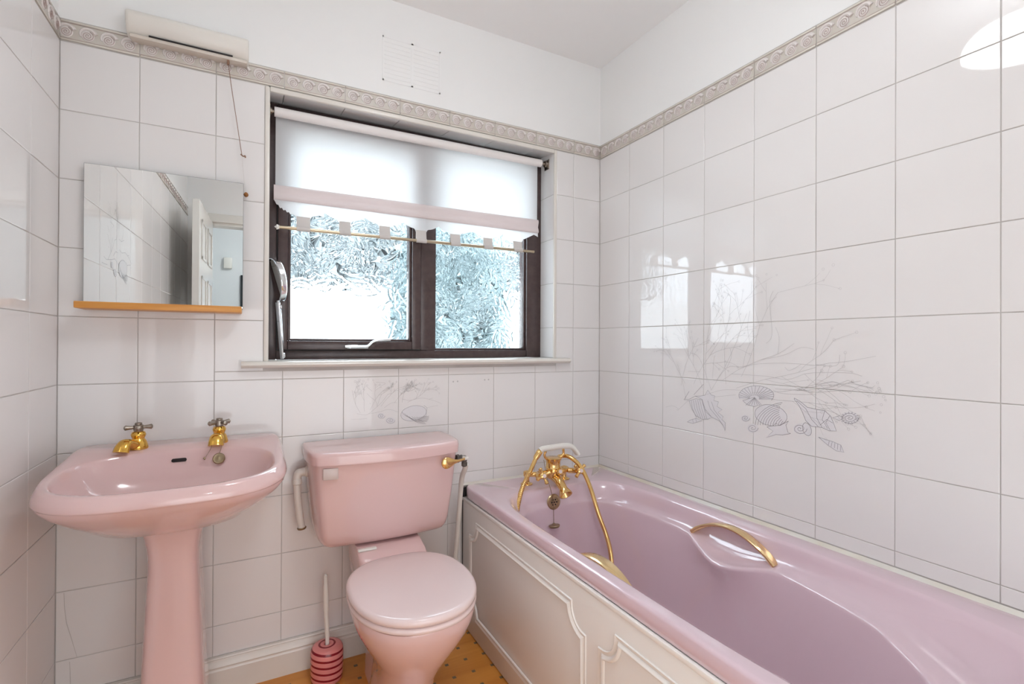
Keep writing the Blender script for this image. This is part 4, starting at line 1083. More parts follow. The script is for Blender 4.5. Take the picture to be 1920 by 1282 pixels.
# ------------------------------------------------------------------ wash basin and pedestal
bas = thing('washbasin', 'pink pedestal washbasin under the mirror', 'washbasin', (0.305, -0.25, 0))
NS = 112
def zdeck(y):
    return 0.8245 + 0.079 * y
def bring(dz, ins, cx=0.312, cy=-0.25, a=0.272, bf=0.25, bb=0.2485, nf=3.1, nb=12, z=None):
    return [(x, y, (zdeck(y) + dz) if z is None else z) for x, y in se(cx, cy, a - ins, bf - ins, bb - ins * 0.3, nf, nb, NS)]
def under(s, z, sx=None):
    out = []
    for x, y in se(0.312, -0.25, 0.272, 0.25, 0.2485, 3.1 if s > 0.8 else 2.6, 12, NS):
        ys = -0.16 + (y + 0.16) * s if y < -0.16 else -0.16 + (y + 0.16) * max(s, 0.55)
        out.append((0.305 + (x - 0.305) * (sx or s), ys, z))
    return out
def bas_in(dz, k, sy=0.0):
    out = []
    for x, y in se(0.312, -0.305, 0.241 * k, 0.171 * k, 0.172 * k, 2.7, 2.7, NS):
        out.append((x, y + sy, zdeck(y if k > 0.9 else -0.30) + dz))
    return out
def lerp_under(t, z0_, z1_):
    pass
rings = [under(0.30, 0.628, 0.27), under(0.44, 0.632, 0.42), under(0.62, 0.650, 0.62), under(0.80, 0.690, 0.81), under(0.92, 0.727, 0.93), under(0.975, 0.748, 0.978)]
lipr = bring(-0.034, 0.0035)
rings += [bring(-0.0365, 0.008), bring(-0.0345, 0.0015), bring(-0.030, 0.0), bring(-0.018, 0.0035), bring(-0.006, 0.0095), bring(-0.0012, 0.0135), bring(0.0, 0.018),
          bas_in(-0.0008, 1.0), bas_in(-0.004, 0.985), bas_in(-0.012, 0.968), bas_in(-0.030, 0.94), bas_in(-0.065, 0.86), bas_in(-0.095, 0.72), bas_in(-0.115, 0.52), bas_in(-0.125, 0.28), bas_in(-0.128, 0.09)]
# keep the underside and lip in order
bm = bmesh.new()
b_loft(bm, shift(rings, 0.305, -0.25), True, True)
link('basin', finish(bm, 'basin', angle=70), 'pink', bas)
lathe('waste', 'brass_old', (0.007, -0.055, 0.673), (0, 0, 1), [(0.022, 0), (0.022, 0.002), (0.016, 0.003), (0.001, 0.001)], 20, bas)
bm = bmesh.new()
def slot(bm, w, h, y0_, y1_, cx, cz):
    rr = []
    for yy in (y0_, y1_):
        r = []
        for i in range(20):
            a = 2 * PI * i / 20
            r.append((cx + math.copysign(w - h, math.cos(a)) + h * math.cos(a), yy, cz + h * math.sin(a)))
        rr.append(r)
    b_loft(bm, rr)
slot(bm, 0.0185, 0.0050, 0.1035, 0.1155, 0.003, 0.785)
ovs = link('overflow_slot', finish(bm, 'overflow_slot'), 'black', bas)
bm = bmesh.new()
def pring(z, hx, hy, cy, n=5.0):
    return [(x, y, z) for x, y in se(0.0, cy, hx, hy, hy, n, n, 48)]
pr_ = [(0.0, 0.096, 0.115), (0.015, 0.092, 0.112), (0.10, 0.079, 0.098), (0.22, 0.0735, 0.092), (0.40, 0.0655, 0.088), (0.50, 0.0605, 0.086), (0.54, 0.0600, 0.087), (0.57, 0.0625, 0.090), (0.60, 0.068, 0.097), (0.632, 0.0765, 0.108), (0.66, 0.079, 0.11)]
b_loft(bm, [pring(z, hx, hy, 0.085 - 0.0) for z, hx, hy in pr_])
link('pedestal', finish(bm, 'pedestal', angle=60), 'pink', bas)

def basin_tap(loc, dirx, label, chain=False):
    t = thing('basin_tap', label, 'tap', loc, 'basin taps')
    bm = bmesh.new()
    b_lathe(bm, (0, 0, 0), (0, 0, 1), [(0.0235, 0), (0.0245, 0.004), (0.0225, 0.012), (0.0195, 0.022), (0.0145, 0.030), (0.0165, 0.035), (0.0185, 0.041), (0.0160, 0.048), (0.0105, 0.051)], 24)
    dx, dy = dirx
    def ssect(q):
        r = 0.0135 + 0.0075 * q
        h = 0.0145 - 0.003 * math.sin(PI * q)
        return [(r * math.cos(2 * PI * i / 14), h * math.sin(2 * PI * i / 14)) for i in range(14)]
    b_tube(bm, [(0, 0, 0.012), (dx * 0.02, dy * 0.02, 0.015), (dx * 0.042, dy * 0.042, 0.024), (dx * 0.054, dy * 0.054, 0.025), (dx * 0.064, dy * 0.064, 0.016), (dx * 0.070, dy * 0.070, 0.003)], 0.01, 14, 4, 0, True, ssect)
    link('tap_body', finish(bm, 'tap_body', angle=50), 'tap_gold', t)
    bm = bmesh.new()
    cross_handle(bm, (0, 0, 0.062), (0, 0, 1), 0.0175, 0.15 if not chain else 0.62, 0.0056, 0.0125)
    b_lathe(bm, (0, 0, 0.048), (0, 0, 1), [(0.0095, 0), (0.0115, 0.003), (0.0105, 0.008)], 16)
    link('cross_handle', finish(bm, 'cross_handle', angle=50), 'nickel', t)['label'] = 'tarnished cross handle'
    lathe('tap_button', 'nickel', (0, 0, 0.070), (0, 0, 1), [(0.009, 0), (0.009, 0.004), (0.007, 0.0055), (0.0002, 0.006)], 16, t)
    if chain:
        bm = bmesh.new()
        def balls(pts, r, n):
            S = smooth_path(pts, n)
            for p in S:
                b_lathe(bm, p - Vector((0, 0, r)), (0, 0, 1), [(r * .5, 0.0), (r, r), (r * .5, 2 * r)], 6)
        balls([(0.014, -0.014, 0.030), (0.016, -0.030, 0.010), (0.010, -0.055, -0.001), (0.004, -0.072, -0.020)], 0.0011, 10)
        link('plug_chain', finish(bm, 'plug_chain'), 'brass_old', t)
        bm = bmesh.new()
        balls([(dx * 0.072 - 0.010, dy * 0.072, 0.004), (-0.020, -0.070, -0.008), (-0.030, -0.072, -0.026)], 0.0009, 12)
        link('ball_chain', finish(bm, 'ball_chain'), 'brass_old', t)
        lathe('chain_ball', 'brass_old', (-0.0335, -0.072, -0.031), (0, 0, 1), [(0.001, -0.0045), (0.0042, 0), (0.001, 0.0045)], 12, t)
        lathe('basin_plug', 'brass_old', (0.003, -0.070, -0.036), (-0.05, -0.93, 0.35), [(0.012, -0.003), (0.0155, 0.0), (0.0165, 0.004), (0.014, 0.007), (0.012, 0.0065), (0.003, 0.0062), (0.0003, 0.0075)], 22, t)
    return t
basin_tap((0.203, -0.085, zdeck(-0.085) - 0.001), (-0.42, -0.90), 'left gold basin tap with worn cross handle')
basin_tap((0.405, -0.085, zdeck(-0.085) - 0.001), (-0.08, -0.99), 'right gold basin tap with plug chain hanging from it', True)

# ------------------------------------------------------------------ toilet
wc = thing('toilet', 'pink close coupled toilet with closed pale pink seat', 'toilet', (0.905, -0.40, 0))
bm = bmesh.new()
def tring(z, hx, bf, bb, cy, n=2.3, nb=2.6, k=72):
    return [(x, y, z) for x, y in se(0.0, cy, hx, bf, bb, n, nb, k)]
TR = [(0.0, 0.098, 0.155, 0.20, 0.02), (0.012, 0.096, 0.152, 0.198, 0.02), (0.05, 0.083, 0.130, 0.185, 0.03), (0.12, 0.079, 0.120, 0.175, 0.02), (0.18, 0.083, 0.128, 0.17, -0.005),
      (0.235, 0.103, 0.155, 0.17, -0.02), (0.29, 0.133, 0.188, 0.17, -0.03), (0.335, 0.155, 0.208, 0.175, -0.04), (0.37, 0.166, 0.220, 0.18, -0.045), (0.392, 0.170, 0.225, 0.185, -0.045), (0.400, 0.168, 0.223, 0.183, -0.045)]
b_loft(bm, [tring(*t) for t in TR])
link('bowl', finish(bm, 'bowl', angle=60), 'pink', wc)
# neck carrying the cistern, and the trap behind the foot
bm = bmesh.new()
def sq(z, x0, x1, y0, y1, n=6.0):
    return [(x, y, z) for x, y in se((x0 + x1) / 2, (y0 + y1) / 2, (x1 - x0) / 2, (y1 - y0) / 2, (y1 - y0) / 2, n, n, 48)]
b_loft(bm, [sq(0.20, -0.070, 0.080, 0.06, 0.30), sq(0.30, -0.098, 0.108, 0.05, 0.34, 8), sq(0.36, -0.106, 0.116, 0.04, 0.365, 12), sq(0.398, -0.108, 0.117, 0.09, 0.375, 14), sq(0.425, -0.108, 0.115, 0.135, 0.380, 14), sq(0.436, -0.107, 0.113, 0.150, 0.380, 14), sq(0.452, -0.105, 0.110, 0.20, 0.380, 14)])
b_loft(bm, [sq(0.0, -0.065, 0.065, 0.10, 0.33, 4), sq(0.10, -0.060, 0.060, 0.10, 0.33, 4), sq(0.22, -0.06, 0.06, 0.09, 0.32, 4)])
link('neck', finish(bm, 'neck', angle=60), 'pink', wc)
def seat_ring(z, ins, cy=-0.055):
    return [(x, y, z) for x, y in se(0.0, cy, 0.176 - ins, 0.222 - ins, 0.195 - ins, 2.15, 2.5, 80)]
bm = bmesh.new()
b_loft(bm, [seat_ring(0.4015, 0.006), seat_ring(0.405, 0.001), seat_ring(0.412, 0.0), seat_ring(0.418, 0.004), seat_ring(0.4185, 0.01)])
link('seat_ring', finish(bm, 'seat_ring', angle=60), 'pink_seat', wc)
bm = bmesh.new()
b_loft(bm, [seat_ring(0.4200, 0.008), seat_ring(0.4225, 0.001), seat_ring(0.430, -0.0005), seat_ring(0.4365, 0.0015), seat_ring(0.4400, 0.0055), seat_ring(0.4415, 0.012), seat_ring(0.4424, 0.05), seat_ring(0.4426, 0.13)])
link('seat_lid', finish(bm, 'seat_lid', angle=70), 'pink_seat', wc)
for x in (-0.075, 0.075):
    bm = bmesh.new()
    b_lathe(bm, (x, 0.116, 0.398), (0, 0, 1), [(0.012, 0), (0.011, 0.010), (0.008, 0.020)], 12)
    link('seat_hinge', finish(bm, 'seat_hinge'), 'white_plastic', wc)
box('coupling_pad', 'white_plastic', -0.105, -0.045, 0.185, 0.20, 0.448, 0.456, 0.003, wc)

# cistern: bowed front, tapering down
cis = bpy.data.objects.new('cistern', None); COL.objects.link(cis); cis.parent = wc; cis.location = (0.0, 0.40, 0)
def cring(z, hx, dfront, bow, k=None):
    """back straight at y=-0.012, front bowed"""
    out = []
    n = 64
    for i in range(n + 1):
        t = -1 + 2 * i / n
        s = abs(t)
        x = hx * t
        corner = 1 - max(0, (s - 0.86) / 0.14) ** 2.6
        y = -dfront - bow * (1 - t * t)
        out.append((x + 0.002, y * (0.55 + 0.45 * max(0, corner) ** 0.5) if s > 0.86 else y, z))
    out.append((hx + 0.002, -0.008, z)); out.append((-hx + 0.002, -0.008, z))
    return out
bm = bmesh.new()
b_loft(bm, [cring(0.4555, 0.190, 0.140, 0.016), cring(0.4585, 0.203, 0.153, 0.018), cring(0.466, 0.214, 0.163, 0.021), cring(0.480, 0.2225, 0.171, 0.024), cring(0.505, 0.2285, 0.177, 0.027), cring(0.60, 0.240, 0.188, 0.032), cring(0.742, 0.2515, 0.202, 0.040)])
link('tank', finish(bm, 'tank', angle=50), 'pink', cis)
bm = bmesh.new()
b_loft(bm, [cring(0.739, 0.254, 0.205, 0.042), cring(0.741, 0.2575, 0.2095, 0.043), cring(0.766, 0.2585, 0.2105, 0.044), cring(0.774, 0.2575, 0.209, 0.0435), cring(0.7785, 0.254, 0.2055, 0.0425), cring(0.7805, 0.248, 0.199, 0.041), cring(0.7815, 0.225, 0.17, 0.034)])
link('cistern_lid', finish(bm, 'cistern_lid', angle=50), 'pink', cis)
bd = box('badge', 'white_plastic', -0.178, -0.132, -0.2205, -0.214, 0.6895, 0.7260, 0.0025, cis)
bd.data.materials.clear(); bd.data.materials.append(mat('faded_badge', (0.60, 0.50, 0.47), 0.3))
bd.rotation_euler = (0, 0, D2R(-5)); bd.location = (-0.018, -0.016, 0.006)
bd['label'] = 'small faded square badge'
bm = bmesh.new()
def paddle(bm):
    pts = [(0.168, -0.238), (0.172, -0.238), (0.178, -0.239), (0.186, -0.2395), (0.196, -0.2385), (0.206, -0.237), (0.216, -0.235), (0.232, -0.230), (0.250, -0.222), (0.268, -0.212)]
    hh = [0.004, 0.0135, 0.0185, 0.0205, 0.0190, 0.0140, 0.0085, 0.0050, 0.0042, 0.0042]
    tt = [0.001, 0.0035, 0.0045, 0.005, 0.0045, 0.0042, 0.004, 0.004, 0.004, 0.004]
    rings = []
    for (x, y), h, t_ in zip(pts, hh, tt):
        rings.append([(x, y + t_ * math.cos(2 * PI * i / 14), 0.7115 + (x - 0.17) * 0.02 + h * math.sin(2 * PI * i / 14)) for i in range(14)])
    b_loft(bm, rings)
paddle(bm)
link('flush_lever', finish(bm, 'flush_lever', angle=60), 'brass', cis)['label'] = 'gold paddle flush lever'
bm = bmesh.new()
b_tube(bm, [(0.262, -0.214, 0.7132), (0.276, -0.206, 0.713), (0.281, -0.190, 0.712), (0.270, -0.180, 0.711)], 0.005, 10, 4)
link('lever_arm', finish(bm, 'lever_arm'), 'white_plastic', cis)
bm = bmesh.new()
b_lathe(bm, (0.249, -0.170, 0.706), (1, 0, 0), [(0.015, 0), (0.016, 0.008), (0.012, 0.012), (0.013, 0.022), (0.008, 0.026)], 8)
b_lathe(bm, (0.285, -0.16, 0.672), (0, 0, 1), [(0.008, 0), (0.0115, 0.004), (0.0115, 0.014), (0.0085, 0.018), (0.0105, 0.022), (0.0105, 0.034), (0.006, 0.040)], 8)
link('inlet_nut', finish(bm, 'inlet_nut', angle=30), 'mould', cis)

# white pipes beside the cistern
ip = thing('inlet_pipe', 'slim white water pipe between the cistern and the bath panel', 'pipe', (1.21, -0.10, 0.0))
tube('pipe', 'pipe', [(-0.012, -0.055, 0.678), (-0.010, -0.040, 0.655), (-0.008, -0.010, 0.62), (-0.008, 0.005, 0.56), (-0.012, 0.02, 0.42), (-0.018, 0.03, 0.30), (-0.021, 0.035, 0.15), (-0.022, 0.04, 0.0)], 0.0095, 12, 6, ip)
op = thing('overflow_pipe', 'short white plastic elbow pipe on the left of the cistern', 'pipe', (0.636, -0.06, 0.5))
bm = bmesh.new()
b_lathe(bm, (0.030, 0.0, 0.192), (-1, 0, 0), [(0.017, 0), (0.0185, 0.002), (0.0185, 0.010), (0.015, 0.012), (0.014, 0.022)], 18)
b_tube(bm, [(0.012, 0.0, 0.192), (0.000, 0.0, 0.190), (-0.006, 0.0, 0.180), (-0.007, 0.0, 0.165)], 0.0135, 14, 5)
b_lathe(bm, (-0.007, 0.0, 0.170), (0, 0, -1), [(0.0145, 0), (0.0155, 0.003), (0.0155, 0.015), (0.013, 0.017)], 18)
link('elbow', finish(bm, 'elbow', angle=50), 'pipe', op)
tube('pipe', 'pipe', [(-0.007, 0.0, 0.156), (-0.004, 0.0, 0.10), (0.003, 0.002, 0.04), (0.009, 0.004, 0.002)], 0.0118, 14, 5, op)
bm = bmesh.new()
b_lathe(bm, (0.0085, 0.004, 0.006), (0.1, 0, -1), [(0.0135, 0), (0.0150, 0.002), (0.0135, 0.006), (0.0118, 0.007)], 16, 0)
b_tube(bm, [(0.014, 0.01, 0.002), (0.016, 0.035, 0.003), (0.016, 0.0575, 0.003)], 0.003, 8, 3)
link('pipe_clip', finish(bm, 'pipe_clip'), 'brass_old', op)['label'] = 'tarnished metal pipe clip'

# ------------------------------------------------------------------ toilet brush
tb = thing('toilet_brush', 'toilet brush with white handle in red and coral striped pot on the floor', 'toilet brush', (0.722, -0.098, 0.0))
def stripes():
    m = bpy.data.materials.new('striped_pot_glaze')
    m.use_nodes = True
    nt = m.node_tree
    b = nt.nodes['Principled BSDF']
    b.inputs['Roughness'].default_value = 0.22
    tc = nt.nodes.new('ShaderNodeTexCoord'); sx = nt.nodes.new('ShaderNodeSeparateXYZ')
    nt.links.new(tc.outputs['Object'], sx.inputs[0])
    # painted bands: z on the wall of the pot, rings on its top
    a = math_node(nt, 'MULTIPLY', sx.outputs[0], 0.10)
    z = math_node(nt, 'ADD', sx.outputs[2], a)
    z = math_node(nt, 'ADD', z, 0.0035)
    z = math_node(nt, 'DIVIDE', z, 0.0205)
    z = math_node(nt, 'FRACT', z)
    side = math_node(nt, 'LESS_THAN', z, 0.33)
    x2 = math_node(nt, 'POWER', sx.outputs[0], 2.0); y2 = math_node(nt, 'POWER', sx.outputs[1], 2.0)
    r = math_node(nt, 'SQRT', math_node(nt, 'ADD', x2, y2))
    r1 = math_node(nt, 'LESS_THAN', r, 0.0275)
    r2 = math_node(nt, 'GREATER_THAN', r, 0.021)
    ringf = math_node(nt, 'MULTIPLY', r1, r2)
    top = math_node(nt, 'GREATER_THAN', sx.outputs[2], 0.1125)
    e1 = math_node(nt, 'MULTIPLY', ringf, top)
    nt_top = math_node(nt, 'SUBTRACT', 1.0, top)
    e2 = math_node(nt, 'MULTIPLY', side, nt_top)
    f = math_node(nt, 'ADD', e1, e2)
    mx = nt.nodes.new('ShaderNodeMix'); mx.data_type = 'RGBA'
    mx.inputs['A'].default_value = (0.72, 0.25, 0.24, 1); mx.inputs['B'].default_value = (0.22, 0.005, 0.015, 1)
    nt.links.new(f, mx.inputs['Factor']); nt.links.new(mx.outputs['Result'], b.inputs['Base Color'])
    return m
M['pot'] = stripes()
lathe('pot', 'pot', (0, 0, 0), (0, 0, 1), [(0.046, 0.0), (0.050, 0.003), (0.0515, 0.02), (0.0525, 0.085), (0.051, 0.102), (0.046, 0.111), (0.038, 0.1155), (0.0195, 0.1165), (0.010, 0.1160), (0.0095, 0.110)], 40, tb, 70)
bm = bmesh.new()
def hr(t):
    return 0.0062 + 0.0012 * math.sin(t * PI) + (0.0015 if 0.5 < t < 0.85 else 0)
b_tube(bm, [(0.001, 0, 0.106), (0.0, 0.0, 0.16), (-0.003, 0.002, 0.22), (-0.004, 0.003, 0.28), (-0.005, 0.004, 0.345)], hr, 12, 8)
b_lathe(bm, (-0.005, 0.004, 0.343), (0, 0, 1), [(0.0060, 0), (0.0045, 0.004), (0.001, 0.006)], 12)
link('brush_handle', finish(bm, 'brush_handle', angle=60), 'white_plastic', tb)

# ------------------------------------------------------------------ mirror and shelf
mi = thing('wall_mirror', 'frameless rectangular wall mirror above the basin', 'mirror', (0.2635, -0.0245, 1.437))
mi.rotation_euler = (D2R(0.1), 0, D2R(-1.3))
bm = bmesh.new(); b_box(bm, -0.2015, 0.2015, -0.0025, 0.0025, -0.204, 0.204)
link('glass', finish(bm, 'glass', smooth=False), 'mirror', mi)
bm = bmesh.new(); b_box(bm, -0.2025, 0.2025, -0.0018, 0.0035, -0.205, 0.205)
link('backing', finish(bm, 'backing', smooth=False), 'mirror_edge', mi)
for x in (-0.15, 0.15):
    for z in (-0.15, 0.15):
        box('spacer', 'black', x - 0.015, x + 0.015, 0.0035, 0.0205 if x < 0 else 0.027, z - 0.015, z + 0.015, 0, mi)
sh = thing('mirror_shelf', 'narrow orange pine shelf under the mirror', 'shelf', (0.261, -0.05, 1.2285))
box('board', 'shelf_wood', -0.2025, 0.2025, -0.050, 0.048, -0.0095, 0.0095, 0.0025, sh)

# ------------------------------------------------------------------ strip light over the mirror, with its pull cord
sl = thing('strip_light', 'white plastic strip light over the shell border', 'light', (0.318, 0.0, 2.03))
bm = bmesh.new()
pr = [(0.004, 0.010), (-0.026, 0.012), (-0.038, 0.020), (-0.050, 0.036), (-0.058, 0.056), (-0.058, 0.066), (-0.050, 0.073), (-0.030, 0.080), (0.004, 0.084)]
def prof_ring(x, k):
    return [(x, 0.004 + (y - 0.004) * k, 0.047 + (z - 0.047) * (0.5 + 0.5 * k)) for y, z in pr]
b_loft(bm, [prof_ring(-0.160, 0.90), prof_ring(-0.157, 0.97), prof_ring(-0.150, 1.0), prof_ring(0.150, 1.0), prof_ring(0.157, 0.97), prof_ring(0.160, 0.90)])
link('diffuser', finish(bm, 'diffuser', angle=50), 'white_plastic', sl)
bm = bmesh.new()
b_box(bm, -0.152, 0.156, -0.036, 0.004, 0.001, 0.0125, 0.003, 2)
link('base', finish(bm, 'base'), 'cream_plastic', sl)
box('vent_slot', 'black', -0.105, 0.115, -0.0395, -0.0345, 0.0115, 0.0150, 0.0008, sl)
pc = thing('pull_cord', 'thin brown pull cord hanging from the strip light', 'cord', (0.420, -0.030, 2.030))
tube('cord', 'cord', [(0, 0, 0.0), (0.008, 0.003, -0.07), (0.024, 0.010, -0.18), (0.040, 0.012, -0.292)], 0.0011, 6, 4, pc)
tube('lower_cord', 'white_cord', [(0.040, 0.012, -0.292), (0.045, 0.012, -0.35), (0.052, 0.012, -0.413)], 0.0007, 6, 3, pc)
tube('knot', 'cord', [(0.037, 0.012, -0.290), (0.044, 0.011, -0.296), (0.049, 0.013, -0.293), (0.050, 0.014, -0.299)], 0.0022, 7, 3, pc)
lathe('cord_end', 'wood_ball', (0.053, 0.0125, -0.428), (0, 0, 1), [(0.001, 0), (0.0052, 0.0025), (0.0075, 0.0075), (0.0058, 0.0125), (0.0025, 0.0155)], 14, pc)['label'] = 'round brown wooden knob'
lathe('cord_eye', 'cord', (0.0, 0.0, -0.004), (0, 0, 1), [(0.003, -0.010), (0.0042, -0.004), (0.0035, 0.006)], 8, pc)

# painted over air vent
av = thing('air_vent', 'painted over white air vent above the shell border', 'vent', (1.033, 0.0038, 2.194))
bm = bmesh.new()
b_box(bm, -0.114, 0.114, 0.0002, 0.006, -0.084, 0.084, 0.0008, 1)
for x0_, x1_ in ((-0.114, -0.108), (0.108, 0.114), (-0.004, 0.004)):
    b_box(bm, x0_, x1_, -0.0007, 0.0, -0.084, 0.084, 0.0003, 1)
for z0_ in (-0.084, 0.078):
    b_box(bm, -0.114, 0.114, -0.0007, 0.0, z0_, z0_ + 0.006, 0.0003, 1)
link('vent_frame', finish(bm, 'vent_frame'), 'paint', av)
for k in range(9):
    for s in (-1, 1):
        box('louvre', 'paint', 0.056 * s - 0.050, 0.056 * s + 0.050, -0.0004, 0.001, -0.070 + 0.0165 * k, -0.0665 + 0.0165 * k, 0.0006, av, 1)

# ------------------------------------------------------------------ roller blind
rb = thing('roller_blind', 'white roller blind with scalloped hem and pleated band tinted by pink bounce light, partly drawn', 'blind', (1.1, 0.06, 1.93))
OX, OY, OZ = 1.1, 0.06, 1.93
tube('roller', 'blind_tab', [(0.558 - OX, 0, 0.004), (1.646 - OX, 0, 0.012)], 0.0165, 20, 1, rb, False)
rb.children[0].data.materials.clear(); rb.children[0].data.materials.append(mat('blind_roll_fabric', (0.80, 0.77, 0.76), 0.8))
bm = bmesh.new()
b_box(bm, 0.5415 - OX, 0.545 - OX, -0.018, 0.02, -0.02, 0.022, 0.001, 1)
b_lathe(bm, (0.545 - OX, 0, 0.004), (1, 0, 0), [(0.012, 0), (0.012, 0.006), (0.006, 0.007), (0.006, 0.013)], 14)
link('bracket', finish(bm, 'bracket'), 'nickel', rb)
bm = bmesh.new()
b_box(bm, 1.6775 - OX, 1.681 - OX, -0.018, 0.02, -0.012, 0.032, 0.001, 1)
b_lathe(bm, (1.6775 - OX, 0, 0.012), (-1, 0, 0), [(0.014, 0), (0.014, 0.012), (0.006, 0.013), (0.006, 0.033)], 14)
link('bracket', finish(bm, 'bracket'), 'nickel', rb)
def sheet(bm, x0, x1, z_top, z_bot, y0, nx, nz, wob=0.0, dx0=0, mi=0):
    V = []
    for j in range(nz + 1):
        row = []
        for i in range(nx + 1):
            x = x0 + (x1 - x0) * i / nx
            zt_, zb_ = z_top(x), z_bot(x)
            z = zt_ + (zb_ - zt_) * j / nz
            row.append(bm.verts.new((x - OX, y0 + wob * math.sin(x * 9) * (j / nz) - OY, z - OZ)))
        V.append(row)
    for j in range(nz):
        for i in range(nx):
            f = bm.faces.new((V[j][i], V[j][i + 1], V[j + 1][i + 1], V[j + 1][i])); f.material_index = mi
L = lambda a, b: (lambda x: a + (b - a) * (x - 0.56) / (1.637 - 0.56))
bm = bmesh.new()
sheet(bm, 0.563, 1.638, L(1.935, 1.943), L(1.672, 1.680), 0.0765, 40, 6, 0.0015)
link('main_sheet', finish(bm, 'main_sheet'), 'blind', rb)
# the pleated band, with pink bounce light put into its colour
bm = bmesh.new()
rings = []
for i in range(41):
    x = 0.558 + (1.637 - 0.558) * i / 40
    zt_, zb_ = L(1.682, 1.688)(x), L(1.629, 1.626)(x)
    jag = 0.0
    prf = [(0.072, 1.0), (0.064, 0.96), (0.0605, 0.80), (0.0650, 0.55), (0.0670, 0.42), (0.0625, 0.25), (0.0600, 0.08), (0.064, 0.0), (0.073, -0.02), (0.0745, 0.5)]
    rings.append([(x - OX, y - OY, zb_ + (zt_ - zb_) * t - OZ) for y, t in prf])
b_loft(bm, rings)
link('pleated_band', finish(bm, 'pleated_band', angle=80), 'blind_band', rb)
# hem sheet with ogee scallops between the tabs
tabs = [(0.632, 0.677), (0.778, 0.818), (0.925, 0.966), (1.070, 1.112), (1.215, 1.258), (1.365, 1.407), (1.510, 1.553)]
def hem(x):
    if x < 0.632:
        if x > 0.612:
            t = (0.632 - x) / 0.020
            return 1.566 + 0.018 * math.sqrt(max(0, 1 - (1 - t) ** 2))
        if x > 0.578:
            return 1.584 + (0.612 - x) / 0.034 * 0.018
        return 1.602 + (0.578 - x) / 0.02 * 0.022
    if x > 1.553:
        if x < 1.566:
            t = (x - 1.553) / 0.013
            return 1.568 + 0.024 * math.sqrt(max(0, 1 - (1 - t) ** 2))
        if x < 1.615:
            return 1.592 + (x - 1.566) / 0.049 * 0.025
        return 1.617 - (x - 1.615) * 0.4
    for a, b in tabs:
        if a <= x <= b:
            return 1.566
    for (a0, b0), (a1, b1) in zip(tabs, tabs[1:]):
        if b0 < x < a1:
            m_ = (b0 + a1) / 2; hw = (a1 - b0) / 2
            s = 1 - abs(x - m_) / hw
            return 1.566 + 0.0185 * math.sqrt(max(0, 1 - max(0, 1 - s / 0.28) ** 2)) + 0.0165 * max(0, (s - 0.28) / 0.72) ** 1.5
    return 1.6
xs = sorted(set([0.560 + (1.636 - 0.560) * i / 420 for i in range(421)] + [q for t in tabs for q in (t[0], t[1], t[0] - 0.0003, t[1] + 0.0003)]))
bm = bmesh.new()
prev = None
for x in xs:
    zt_, zb_ = L(1.640, 1.637)(x), hem(x)
    if x < 0.615:
        zb_ += 0.0025 * math.sin(x * 1900) 
    cur = (bm.verts.new((x - OX, 0.068 - OY, zt_ - OZ)), bm.verts.new((x - OX, 0.0665 - OY, (zt_ + zb_) / 2 - OZ)), bm.verts.new((x - OX, 0.0655 - OY, zb_ - OZ)))
    if prev:
        bm.faces.new((prev[0], cur[0], cur[1], prev[1])); bm.faces.new((prev[1], cur[1], cur[2], prev[2]))
    prev = cur
link('scalloped_hem', finish(bm, 'scalloped_hem'), 'blind', rb)
zr = lambda x: 1.5315 + (x - 0.568) * 0.0068
for a, b in tabs:
    bm = bmesh.new()
    zc = zr((a + b) / 2) + 0.0005
    rr = []
    for x in (a, b):
        ring_ = [(x - OX, 0.0645 - OY, 1.578 - OZ)]
        for i in range(9):
            an = PI / 2 + PI * i / 8
            ring_.append((x - OX, 0.060 + 0.0080 * math.cos(an) * 1.0 - OY, zc + 0.0085 * math.sin(an) - OZ))
        ring_.append((x - OX, 0.0685 - OY, zc - 0.004 - OZ))
        ring_.append((x - OX, 0.0665 - OY, 1.578 - OZ))
        rr.append(ring_)
    b_loft(bm, rr)
    link('hem_tab', finish(bm, 'hem_tab', angle=60), 'blind_tab', rb)
tube('hem_rod', 'rod', [(0.572 - OX, 0, zr(0.572) - OZ), (1.612 - OX, 0, zr(1.612) - OZ)], 0.0064, 12, 1, rb, False)
bm = bmesh.new()
for i in range(6):
    a = i * PI / 3
    b_lathe(bm, (0.572 - OX, 0, zr(0.57) - OZ), (-0.4, 0.9 * math.cos(a), 0.9 * math.sin(a)), [(0.006, 0), (0.004, 0.006), (0.0003, 0.011)], 6)
b_lathe(bm, (0.576 - OX, 0, zr(0.57) - OZ), (-1, 0, 0), [(0.007, 0), (0.007, 0.008), (0.0003, 0.016)], 10)
link('rod_end_cap', finish(bm, 'rod_end_cap', angle=20), 'white_plastic', rb)

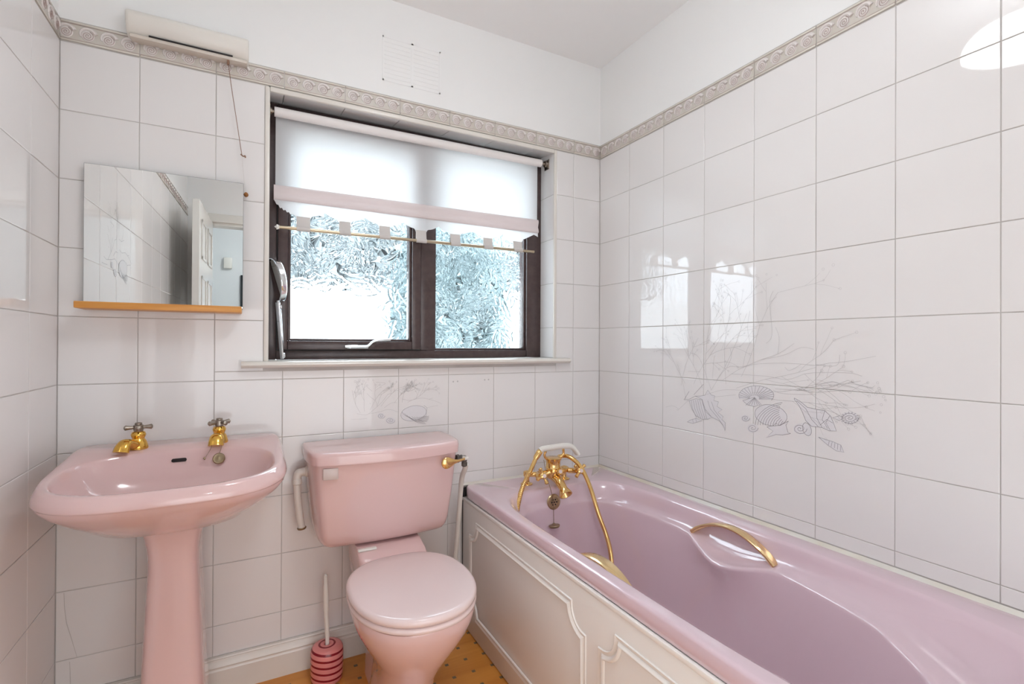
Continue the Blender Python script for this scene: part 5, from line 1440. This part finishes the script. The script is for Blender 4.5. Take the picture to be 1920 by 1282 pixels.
# ------------------------------------------------------------------ round chrome shaving mirror folded against the left reveal
sm = thing('shaving_mirror', 'round chrome shaving mirror on an arm against the left side of the window', 'mirror', (0.555, 0.083, 1.342))
sm.rotation_euler = (0, D2R(-5), D2R(17))
bm = bmesh.new()
b_lathe(bm, (0.000, 0, 0), (1, 0, 0.06), [(0.078, 0.0), (0.081, 0.002), (0.082, 0.006), (0.082, 0.018), (0.080, 0.0205), (0.0765, 0.0205), (0.0765, 0.0115)], 48, 0, False)
link('rim', finish(bm, 'rim', angle=30), 'chrome', sm)
lathe('mirror_glass', 'mirror', (0.0105, 0, 0), (1, 0, 0.06), [(0.077, 0), (0.077, 0.001), (0.0001, 0.0012)], 48, sm)
bm = bmesh.new()
b_tube(bm, [(0.004, -0.03, -0.070), (0.006, -0.034, -0.105), (0.004, -0.036, -0.16), (0.0, -0.038, -0.262)], 0.0052, 10, 4)
b_box(bm, -0.006, 0.0, -0.052, -0.030, -0.274, -0.075, 0.0015, 1)
b_lathe(bm, (-0.002, -0.038, -0.262), (1, 0, 0), [(0.010, 0), (0.011, 0.003), (0.009, 0.009), (0.004, 0.011)], 14)
b_lathe(bm, (-0.001, -0.034, -0.092), (1, 0, 0), [(0.008, 0), (0.009, 0.004), (0.008, 0.012), (0.003, 0.014)], 12)
link('arm', finish(bm, 'arm', angle=40), 'chrome', sm)

# ------------------------------------------------------------------ ceiling lamp (lights the room, mirrored in the right wall tiles)
cl = thing('ceiling_lamp', 'round opal glass pendant lamp, mirrored in the right wall tiles', 'lamp', (0.96, -1.155, CEIL))
lathe('ceiling_rose', 'white_plastic', (0, 0, 0), (0, 0, -1), [(0.05, 0), (0.05, 0.012), (0.03, 0.024)], 28, cl)
tube('lamp_cord', 'white_plastic', [(0, 0, -0.02), (0, 0, -0.14)], 0.008, 8, 1, cl, False)
lathe('lamp_shade', 'lamp', (0, 0, -0.125), (0, 0, -1), [(0.03, 0.0), (0.08, 0.010), (0.130, 0.032), (0.158, 0.062), (0.168, 0.095), (0.12, 0.103), (0.001, 0.107)], 40, cl)
